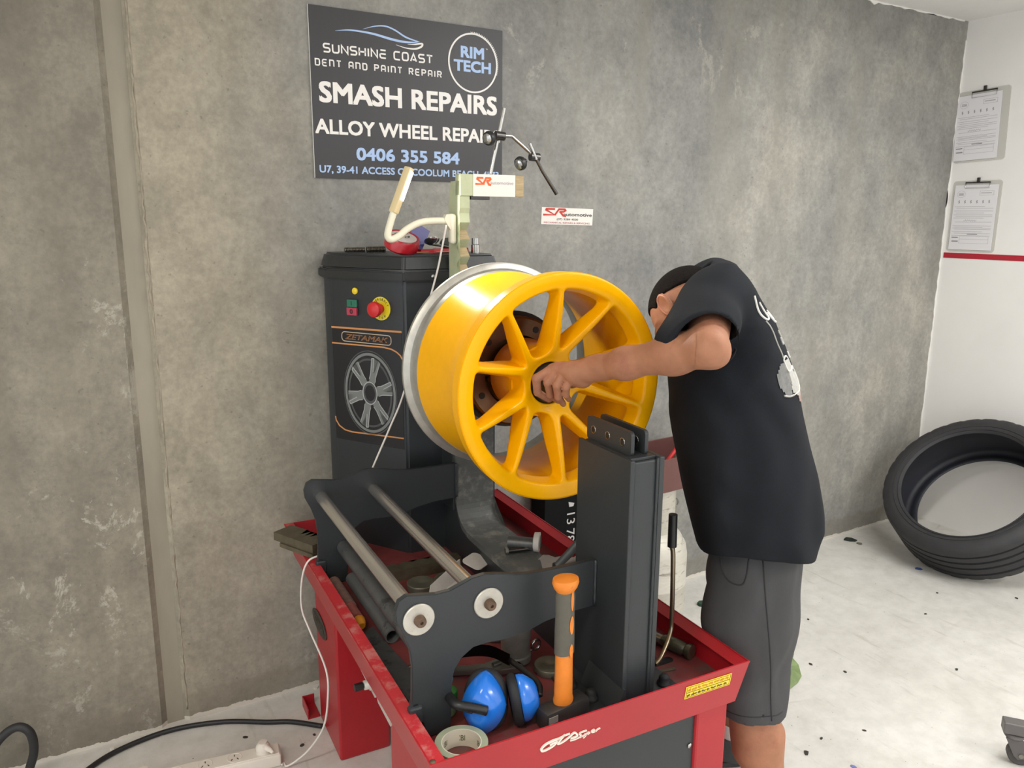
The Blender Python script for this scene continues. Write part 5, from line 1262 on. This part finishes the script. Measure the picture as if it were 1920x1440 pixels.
# masking tape roll
TP = mthing('tape_roll', 'roll of cream printed masking tape lying in the near corner of the tray', 'tape', (.519, 1.200, ZT))
bm = NB(); lathe(bm, [(.038, 0), (.050, 0), (.050, .036), (.038, .036)], 44, 'z', closed=True); obj('tape', bm, mat('masking_tape', (160, 168, 142), .6, var=.05, scale=40), TP, 'auto')
bm = NB(); lathe(bm, [(.0362, .0004), (.038, .0004), (.038, .0362), (.0362, .0362)], 44, 'z', closed=True); obj('core', bm, mat('tape_core', (214, 208, 190), .7), TP, 'auto')
for k in range(6):
    a = math.radians(64+60*k); cc, ss = math.cos(a), math.sin(a)
    M_ = MX((.0361*cc, .0361*ss, .018), (ss, -cc, 0), (0, 0, 1))
    text('CBM', -.0125, .0125, -.006, .006, M_, mat('core_print', (96, 104, 62), .6), TP, bold=.01, h=.0003, name='core_lettering')
# club hammer
HM = mthing('club_hammer', 'club hammer standing on its head with an orange and grey grip handle', 'hammer', (.748, 1.214, ZT), math.radians(8))
m_or2 = mat('orange_fibreglass', (228, 132, 44), .45, var=.08, scale=30, col2=(170, 84, 24), thr=(.62, .68)); m_gg = mat('grip_olive_grey', (92, 88, 78), .75, var=.08, scale=50)
bm = NB(); box(bm, -.056, .056, -.021, .021, 0, .044, .008, 2); hd_ = obj('hammer_head', bm, mat('black_forged_steel', (64, 62, 60), .4, metal=.4, var=.15, scale=30), HM, 'auto')
bm = NB(); box(bm, -.052, -.030, -.0225, -.0205, .022, .036); obj('maker_mark', bm, mat('mark_grey', (130, 128, 122), .4), hd_)
bm = NB(); pr = [(.0190, .040), (.0205, .050), (.0185, .058), (.0175, .13), (.0175, .18)]; lathe(bm, [(0, .040)] + pr + [(0, .18)], 20, 'z', M=Matrix.Diagonal((1.1, .85, 1, 1))); obj('handle_shaft', bm, m_or2, HM, 'auto')
bm = NB(); lathe(bm, [(0, .150), (.0195, .152), (.0195, .20), (.0185, .235), (.0190, .272), (.0175, .285), (0, .286)], 20, 'z', M=Matrix.Diagonal((1.1, .88, 1, 1))); gr = obj('grip', bm, m_gg, HM, 'auto')
bm = NB(); lathe(bm, [(.0165, .283), (.0225, .292), (.0255, .302), (.0240, .310), (.012, .314), (0, .3145)], 22, 'z', M=Matrix.Diagonal((1.12, .92, 1, 1))); obj('pommel', bm, m_or2, HM, 'auto')
ang = math.radians(-78)
def inlay(z0, z1, w_):
    P = []; 
    for k in range(15):
        t = k/14; P.append((z0+(z1-z0)*t, w_*math.sin(math.pi*min(1, max(0, t)))**.5))
    bm = NB(); Lx, Rx = [], []
    for z, h in P:
        for sgn, lst in ((-1, Lx), (1, Rx)):
            a = ang + sgn*h/.0195; lst.append(bm.verts.new((.0199*1.1*math.cos(a), .0199*.88*math.sin(a), z)))
    for i in range(14): bm.faces.new((Lx[i], Rx[i], Rx[i+1], Lx[i+1]))
    obj('grip_inlay', bm, m_or2, gr)
inlay(.196, .236, .0050); inlay(.246, .290, .0036); inlay(.146, .176, .0045)
# green lidded jar
JR = mthing('jar', 'small jar with bright green lid lying behind the ear muffs', 'jar', (.548, 1.345, ZT))
bm = NB(); lathe(bm, [(0, 0), (.020, 0), (.022, .003), (.022, .030), (.018, .036), (0, .036)], 24, 'z'); obj('jar_body', bm, mat('pale_green_plastic', (150, 186, 140), .3), JR, 'auto')
bm = NB(); lathe(bm, [(.0235, .030), (.0245, .032), (.0245, .046), (.022, .050), (0, .050)], 24, 'z'); obj('jar_lid', bm, mat('lid_green', (46, 138, 62), .35), JR, 'auto')
# right end of the tray: lever rod, extension bar, peg, flat washer
LR = mthing('tommy_lever', 'bent steel lever rod with black grip standing in the tray floor slot beside the post', 'lever', (1.062, 1.300, ZT))
bm = NB(); tube(bm, spline([(-.02, -.005, .0), (.0, .0, .012), (.040, .022, .045), (.050, .030, .085), (.045, .030, .23), (.040, .030, .262)], 6), .0055, 10); obj('rod', bm, mat('stained_steel', (150, 136, 112), .3, metal=.9), LR, True)
bm = NB(); tube(bm, [(.040, .030, .262), (.0385, .030, .34)], [.0105, .010], 14); obj('grip', bm, m_black, LR, 'auto')
bm = NB(); prism(bm, rrect(.060, .022, .010), 0, .001, TR(-.030, -.014, 0)); obj('slot', bm, m_black, LR)
EX = mthing('extension_bar', 'oily steel drive extension bar lying along the right tray side', 'extension bar', (1.088, 1.402, ZT), math.radians(-72))
bm = NB(); tube(bm, [(0, 0, .016), (.060, 0, .016)], .013, 16); obj('bar', bm, m_dchrome, EX, 'auto')
bm = NB(); lathe(bm, [(0, .055), (.012, .055), (.0165, .066), (.0165, .110), (.013, .118), (.0175, .124), (.0175, .134), (.010, .135), (0, .130)], 22, 'x', (0, 0, .0178)); obj('socket_end', bm, mat('green_grey_steel', (104, 104, 88), .35, metal=.7), EX, 'auto')
bm = NB(); box(bm, 0, .040, 0, .007, 0, .004, .001); mobj('key_strip', bm, m_jaw, (1.030, 1.262, ZT), math.radians(-10), False, 'short flat steel key lying near the tray slot', 'key')
# ------------------------------------------------------------------ tyre leaning in the corner
def tyre():
    m_tr = mat('tyre_rubber', (44, 44, 46), .62, var=.12, scale=30, bump=.08, bscale=300); m_in = mat('tyre_inner_liner', (30, 32, 40), .55)
    az, el = math.radians(179.5), math.radians(46.5); R, rb, w_ = .371, .280, .252
    nrm = Vector((math.cos(az)*math.cos(el), math.sin(az)*math.cos(el), math.sin(el))); x = nrm.cross(Vector((0, 0, 1))).normalized(); y = nrm.cross(x)
    T = thing('tyre', 'black low profile car tyre leaning against the white wall in the corner', 'tyre', (3.523, 1.906, .324))
    T.matrix_world = MX((3.523, 1.906, .324), x, y, nrm)
    h = w_/2; n = 150
    tread = [(-.94, R-.020), (-.88, R-.009), (-.80, R-.004)]
    for g0, g1 in ((-.52, -.42), (-.14, -.04), (.20, .30), (.56, .64)):
        tread += [(g0-.01, R), (g0, R-.007), (g1, R-.007), (g1+.01, R)]
    tread += [(.80, R-.004), (.88, R-.009), (.94, R-.020)]
    side = [(.985, R-.040), (.99, (R+rb)/2), (.97, rb+.022), (.93, rb+.008), (.86, rb)]
    prof = [(-a, r) for a, r in side[::-1]] + tread + side
    bm = NB(); rings = []
    for k in range(n):
        a = 2*math.pi*k/n; ring = []
        for t, r in prof:
            rr = r - (.0035 if (abs(t) >= .66 and r > R-.022 and k % 5 == 0) else 0)
            ring.append(bm.verts.new((rr*math.cos(a), rr*math.sin(a), t*h)))
        rings.append(ring)
    for k in range(n):
        A, B = rings[k], rings[(k+1) % n]
        for i in range(len(prof)-1): bm.faces.new((A[i], B[i], B[i+1], A[i+1]))
    obj('tread_and_sidewalls', bm, m_tr, T, 'auto')
    inn = [(-.86, rb), (-.80, rb+.004), (-.90, rb+.03), (-.92, R-.045), (-.80, R-.028), (0, R-.022), (.80, R-.028), (.92, R-.045), (.90, rb+.03), (.80, rb+.004), (.86, rb)]
    bm = NB(); lathe(bm, [(r, t*h) for t, r in inn], 96, 'z'); obj('inner_liner', bm, m_in, T, True)
    for rr in (rb+.012, rb+.030):
        bm = NB(); tube(bm, [(rr*math.cos(2*math.pi*k/72), rr*math.sin(2*math.pi*k/72), h*(.955 if rr < rb+.02 else .982)) for k in range(72)], .0022, 6, closed=True); obj('bead_ridge', bm, m_tr, T, True)
tyre()
# ------------------------------------------------------------------ gas cylinder, maroon tray on it, black stencilled box behind the machine
m_gas = mat('gas_cylinder_white', (206, 202, 190), .45, metal=.15, var=.06, scale=26, col2=(132, 124, 112), thr=(.56, .68), stretch=(1, 1, 4))
GC = thing('gas_cylinder', 'scuffed white gas cylinder with collar standing behind the red tray', 'gas cylinder', (1.895, 2.235, 0))
bm = NB(); lathe(bm, [(.115, .0), (.122, .0), (.122, .020), (.145, .035), (.153, .07), (.153, .165), (.155, .168), (.155, .176), (.153, .180), (.153, .285), (.146, .325), (.125, .362), (.090, .388), (.040, .398), (0, .400)], 48, 'z'); obj('shell', bm, m_gas, GC, 'auto')
bm = NB(); lathe(bm, [(.094, .372), (.100, .385), (.100, .545), (.104, .552), (.098, .558), (.094, .550)], 40, 'z', closed=True); obj('collar', bm, m_gas, GC, 'auto')
for a in (-.9, .9): 
    bm = NB(); tube(bm, [(.1012*math.cos(a-math.pi/2)+.016*math.cos(t)*math.sin(a), .1012*math.sin(a-math.pi/2)+.002+.0*t, .485+.016*math.sin(t)) for t in [2*math.pi*k/16 for k in range(16)]], .0025, 6, closed=True); obj('collar_slot_rim', bm, m_dchrome, GC, True)
bm = NB(); lathe(bm, [(0, .398), (.020, .398), (.022, .44), (.014, .45), (.014, .48), (.026, .485), (.026, .50), (0, .502)], 20, 'z'); obj('valve', bm, mat('brass', (170, 136, 70), .3, metal=.9), GC, 'auto')
MT = thing('maroon_tool_tray', 'maroon metal tool tray resting on the gas cylinder collar', 'tool tray', (1.92, 2.235, .5585), math.radians(3))
m_mar = mat('maroon_paint', (104, 66, 62), .5, var=.08, scale=14)
bm = NB(); box(bm, -.16, .22, -.11, .11, 0, .004); obj('tray_base', bm, m_mar, MT)
for x0, x1, y0, y1 in ((-.16, .22, -.112, -.106), (-.16, .22, .106, .112), (-.162, -.156, -.11, .11), (.216, .222, -.11, .11)):
    bm = NB(); box(bm, x0, x1, y0, y1, 0, .128, .001); obj('tray_wall', bm, m_mar, MT)
GP = thing('grease_gun', 'grey and red handled tool sticking up out of the maroon tray', 'hand tool', (1.955, 2.235, .5635), 0)
bm = NB(); tube(bm, [(-.03, -.06, .02), (.02, -.06, .13), (.09, -.055, .20)], [.012, .012, .010], 10); obj('lever', bm, mat('bronze_grey', (112, 106, 92), .4, metal=.6), GP, 'auto')
bm = NB(); tube(bm, [(-.045, -.075, .10), (.005, -.075, .155), (.09, -.07, .225)], [.009, .007, .007], 10); obj('handle', bm, mat('grip_red', (196, 42, 44)), GP, 'auto')
BX = thing('black_case', 'black case with white stencilled numbers standing between the machine and the wall', 'case', (1.46, 2.30, 0))
m_blk = mat('black_case_skin', (17, 18, 19), .7, spec=.15, var=.1, scale=20); m_stn = mat('stencil_white', (206, 206, 202), .6)
bm = NB(); box(bm, 0, .164, 0, .095, 0, .600, .003); obj('case_body', bm, m_blk, BX)
bm = NB(); box(bm, .168, .285, .002, .095, 0, .600, .003); obj('case_lid', bm, m_blk, BX)
bm = NB(); box(bm, .160, .172, .004, .09, .01, .59); obj('hinge_strip', bm, mat('case_seam', (64, 66, 66), .5), BX)
SMx = MX((0, -.0006, 0), (0, 0, -1), (1, 0, 0))
text('13', -.475, -.432, .098, .134, SMx, m_stn, BX, h=.0003, name='stencil_number'); text('78', -.412, -.360, .098, .134, SMx, m_stn, BX, h=.0003, name='stencil_number'); bm = NB(); prism(bm, [(-.520, .104), (-.500, .108), (-.500, .126), (-.512, .130)], 0, .0003, SMx); obj('stencil_mark', bm, m_stn, BX)
for k, z in enumerate((.51, .47, .455, .44, .425, .405, .385, .37, .35, .335)):
    bm = NB(); box(bm, .174, .182, .0012, .0022, z, z+(.006 if k % 3 else .012)); obj('stencil_dash', bm, m_stn, BX)

# ------------------------------------------------------------------ corner of a trolley with castor
TY = thing('trolley', 'grey steel trolley corner on a swivel castor standing on the white floor', 'trolley', (2.285, 1.05, 0), math.radians(-51))
m_tg = mat('trolley_grey', (104, 100, 98), .45, metal=.2, var=.06, scale=20); m_cg = mat('castor_grey', (92, 88, 86), .5)
bm = NB(); box(bm, -.020, .40, -.025, .015, .095, .130, .003); obj('frame_rail', bm, m_tg, TY)
bm = NB(); box(bm, .36, .40, -.45, .015, .095, .130, .003); obj('frame_rail', bm, m_tg, TY)
def castor(x, y):
    bm = NB(); lathe(bm, [(0, .094), (.026, .094), (.028, .088), (.022, .080), (0, .080)], 24, 'z', (x, y, 0)); c_ = obj('castor_fork', bm, m_cg, TY, 'auto')
    for s in (-1, 1):
        bm = NB(); prism(bm, [(-.024, .084), (.020, .084), (.034, .046), (.030, .026), (.014, .020), (.002, .030)], -.0015, .0015, MX((x, y+s*.016, 0), (1, 0, 0), (0, 0, 1))); obj('fork_cheek', bm, m_cg, c_)
    bm = NB(); lathe(bm, [(.008, -.011), (.026, -.011), (.030, -.013), (.034, -.010), (.034, .010), (.030, .013), (.026, .011), (.008, .011)], 32, 'y', (x+.020, y, .034), closed=True); obj('castor_wheel', bm, mat('castor_tyre', (70, 66, 64), .6), c_, 'auto')
    bm = NB(); tube(bm, [(x+.020, y-.020, .034), (x+.020, y+.020, .034)], .007, 10); obj('axle', bm, m_dchrome, c_, 'auto')
castor(.012, -.006); castor(.375, -.41)

# ------------------------------------------------------------------ power board, plugs, cables, hose on the left
m_pb = mat('power_board_white', (226, 218, 206), .45, var=.03, scale=20); m_slot = mat('slot_dark', (40, 36, 34), .6)
PB = thing('power_board', 'white power board with several outlets lying on the floor by the concrete wall', 'power board', (.428, 2.084, 0), math.radians(172))
bm = NB(); box(bm, 0, .46, -.028, .028, 0, .040, .006, 3); obj('board_body', bm, m_pb, PB, 'auto')
bm = NB(); box(bm, .004, .456, -.024, .024, .0395, .043, .0015); obj('outlet_face', bm, m_pb, PB)
for k in range(5):
    cx = .045+.078*k+.002
    if k in (0, 4): pass
    bm = NB(); tube(bm, [(cx+.019*math.cos(2*math.pi*i/28), .019*math.sin(2*math.pi*i/28), .0432) for i in range(28)], .0008, 5, closed=True); ou = obj('outlet', bm, m_pb, PB, True)
    for sx, sy, a in ((-.008, -.007, .5), (.008, -.007, -.5), (0, .009, 0)):
        bm = NB(); box(bm, -.0012, .0012, -.004, .004, .0430, .0434, M=TR(cx+sx, -sy, 0) @ RZ(a)); obj('pin_slot', bm, m_slot, ou)
def plug(x, y, z, rz, label):
    t = thing('power_plug', label, 'plug', (x, y, z), rz, 'plugs in the power board')
    bm = NB(); lathe(bm, [(0, .0), (.019, .0), (.020, .004), (.020, .016), (.017, .022), (.012, .026), (.012, .030), (0, .031)], 26, 'z'); obj('plug_body', bm, m_pb, t, 'auto')
    bm = NB(); tube(bm, [(.008, 0, .016), (.030, 0, .016), (.042, 0, .012)], [.0095, .0075, .0042], 12); obj('strain_relief', bm, m_pb, t, 'auto')
    return t
def onboard(lx, ly): 
    v_ = Matrix.Rotation(PB.rotation_euler.z, 3, 'Z') @ Vector((lx, ly, 0)); return PB.location.x+v_.x, PB.location.y+v_.y
px_, py_ = onboard(.047, 0); plug(px_, py_, .0436, math.radians(-62), 'white plug with the thin lamp flex at the end of the power board')
px_, py_ = onboard(.359, 0); plug(px_, py_, .0436, math.radians(-120), 'white plug with thick black lead in the power board')
m_cab_b = mat('black_cable', (30, 30, 32), .45)
bm = NB(); tube(bm, spline([mw(.482, 2.19, .0085), (.500, 2.235, .0085), (.431, 2.272, .0085), (.317, 2.338, .0085), (.182, 2.374, .0085), (.060, 2.362, .0085), (-.04, 2.318, .0085), (-.13, 2.22, .0085), (-.20, 2.05, .0085)], 8), .0075, 12)
tag(obj('power_cable', bm, m_cab_b, None, True), 'thick black power cable running along the wall foot to the red machine leg', 'cable')
hx = [(-.50, 2.26, .012), (-.38, 2.29, .040), (-.300, 2.312, .115), (-.250, 2.315, .172), (-.212, 2.305, .194), (-.186, 2.300, .172), (-.182, 2.310, .115), (-.196, 2.32, .060), (-.222, 2.315, .0145), (-.30, 2.27, .0125), (-.42, 2.20, .0125)]
bm = NB(); tube(bm, spline(hx, 8), .0115, 14); tag(obj('air_hose', bm, mat('black_hose', (36, 37, 38), .55), None, True), 'black rubber hose looping up against the concrete wall', 'hose')
# ------------------------------------------------------------------ litter on the floor
bm = NB(); rag = [(2.188, 1.795), (2.215, 1.785), (2.190, 1.745), (2.167, 1.730), (2.150, 1.690), (2.102, 1.636), (2.060, 1.615), (1.997, 1.600), (1.975, 1.640), (2.01, 1.70), (2.08, 1.76), (2.13, 1.80)]
cx_, cy_ = 2.09, 1.70; rnd = random.Random(9)
ctr = bm.verts.new((cx_, cy_, .018)); ring1 = [bm.verts.new((cx_+(x-cx_)*.5, cy_+(y-cy_)*.5, .006+.014*rnd.random())) for x, y in rag]; ring2 = [bm.verts.new((x, y, .0035+.004*rnd.random())) for x, y in rag]
N_ = len(rag)
for i in range(N_):
    j = (i+1) % N_; bm.faces.new((ctr, ring1[i], ring1[j])); bm.faces.new((ring1[i], ring2[i], ring2[j], ring1[j]))
bmesh.ops.solidify(bm, geom=bm.faces[:], thickness=-.002)
for v in bm.verts: v.co -= Vector((cx_, cy_, 0))
tag(obj('masking_paper', bm, mat('green_paper', (170, 190, 136), .7, var=.12, scale=30), None, False, None, (cx_, cy_, 0)), 'crumpled pale green paper on the floor behind the legs', 'paper')
def chip(x, y, r, col, nm, seed, label, h=.003, stretch=1.0, cat='debris'):
    rnd = random.Random(seed); bm = NB(); n_ = 7; a0 = rnd.random()*6
    P = [(r*stretch*(.7+.5*rnd.random())*math.cos(a0+2*math.pi*k/n_), r*(.7+.5*rnd.random())*math.sin(a0+2*math.pi*k/n_)) for k in range(n_)]
    prism(bm, P, 0, h); o = obj(nm, bm, mat('chip_%d_%d_%d' % col, col, .8), None, False, None, (x, y, 0.0002), rnd.random()*3)
    tag(o, label, cat, 'specks of litter on the white floor'); return o
chip(3.278, 2.345, .024, (38, 48, 42), 'dried_leaf', 1, 'dark green leaf on the floor near the tyre', .004, 1.4)
chip(3.279, 2.290, .014, (110, 108, 96), 'floor_chip', 2, 'grey flake on the floor beside the dark leaf near the tyre')
chip(3.267, 1.973, .016, (70, 92, 160), 'tape_scrap', 3, 'scrap of blue masking tape on the floor in front of the tyre', .002)
chip(2.165, 2.193, .020, (40, 70, 52), 'bottle_cap', 4, 'dark green cap on the floor beside the gas cylinder', .012, 1.3)
chip(1.863, 1.246, .006, (110, 120, 176), 'tape_scrap', 5, 'scrap of blue masking tape on the floor by the shoe', .002, 1.6)
for i, (x, y, r) in enumerate(((2.195, 1.675, .005), (1.794, 1.355, .008), (3.117, 1.788, .004), (3.364, 1.596, .006), (1.888, 1.378, .004), (2.262, 1.583, .005), (2.036, 1.339, .004), (2.62, 1.40, .005), (2.9, 1.7, .005), (2.45, 1.9, .004), (.36, 2.24, .006), (.30, 2.12, .005), (.50, 2.12, .006), (.545, 2.15, .004))):
    chip(x, y, r, (58, 54, 50), 'floor_chip', 20+i, ('small dark chip of debris lying on the floor near the person' if i in (0, 1, 4, 5, 6) else ('tiny dark speck of debris on the floor near the power board' if i > 9 else 'tiny dark speck of debris on the white floor around the tyre')), .002, 1.5)
for i, (x, y, r) in enumerate(((.135, 2.385, .012), (.62, 2.39, .008), (.005, 2.375, .006))): chip(x, y, r, (224, 218, 206), 'plaster_chip', 60+i, 'white plaster chip lying along the foot of the concrete wall', .006, 1.3)
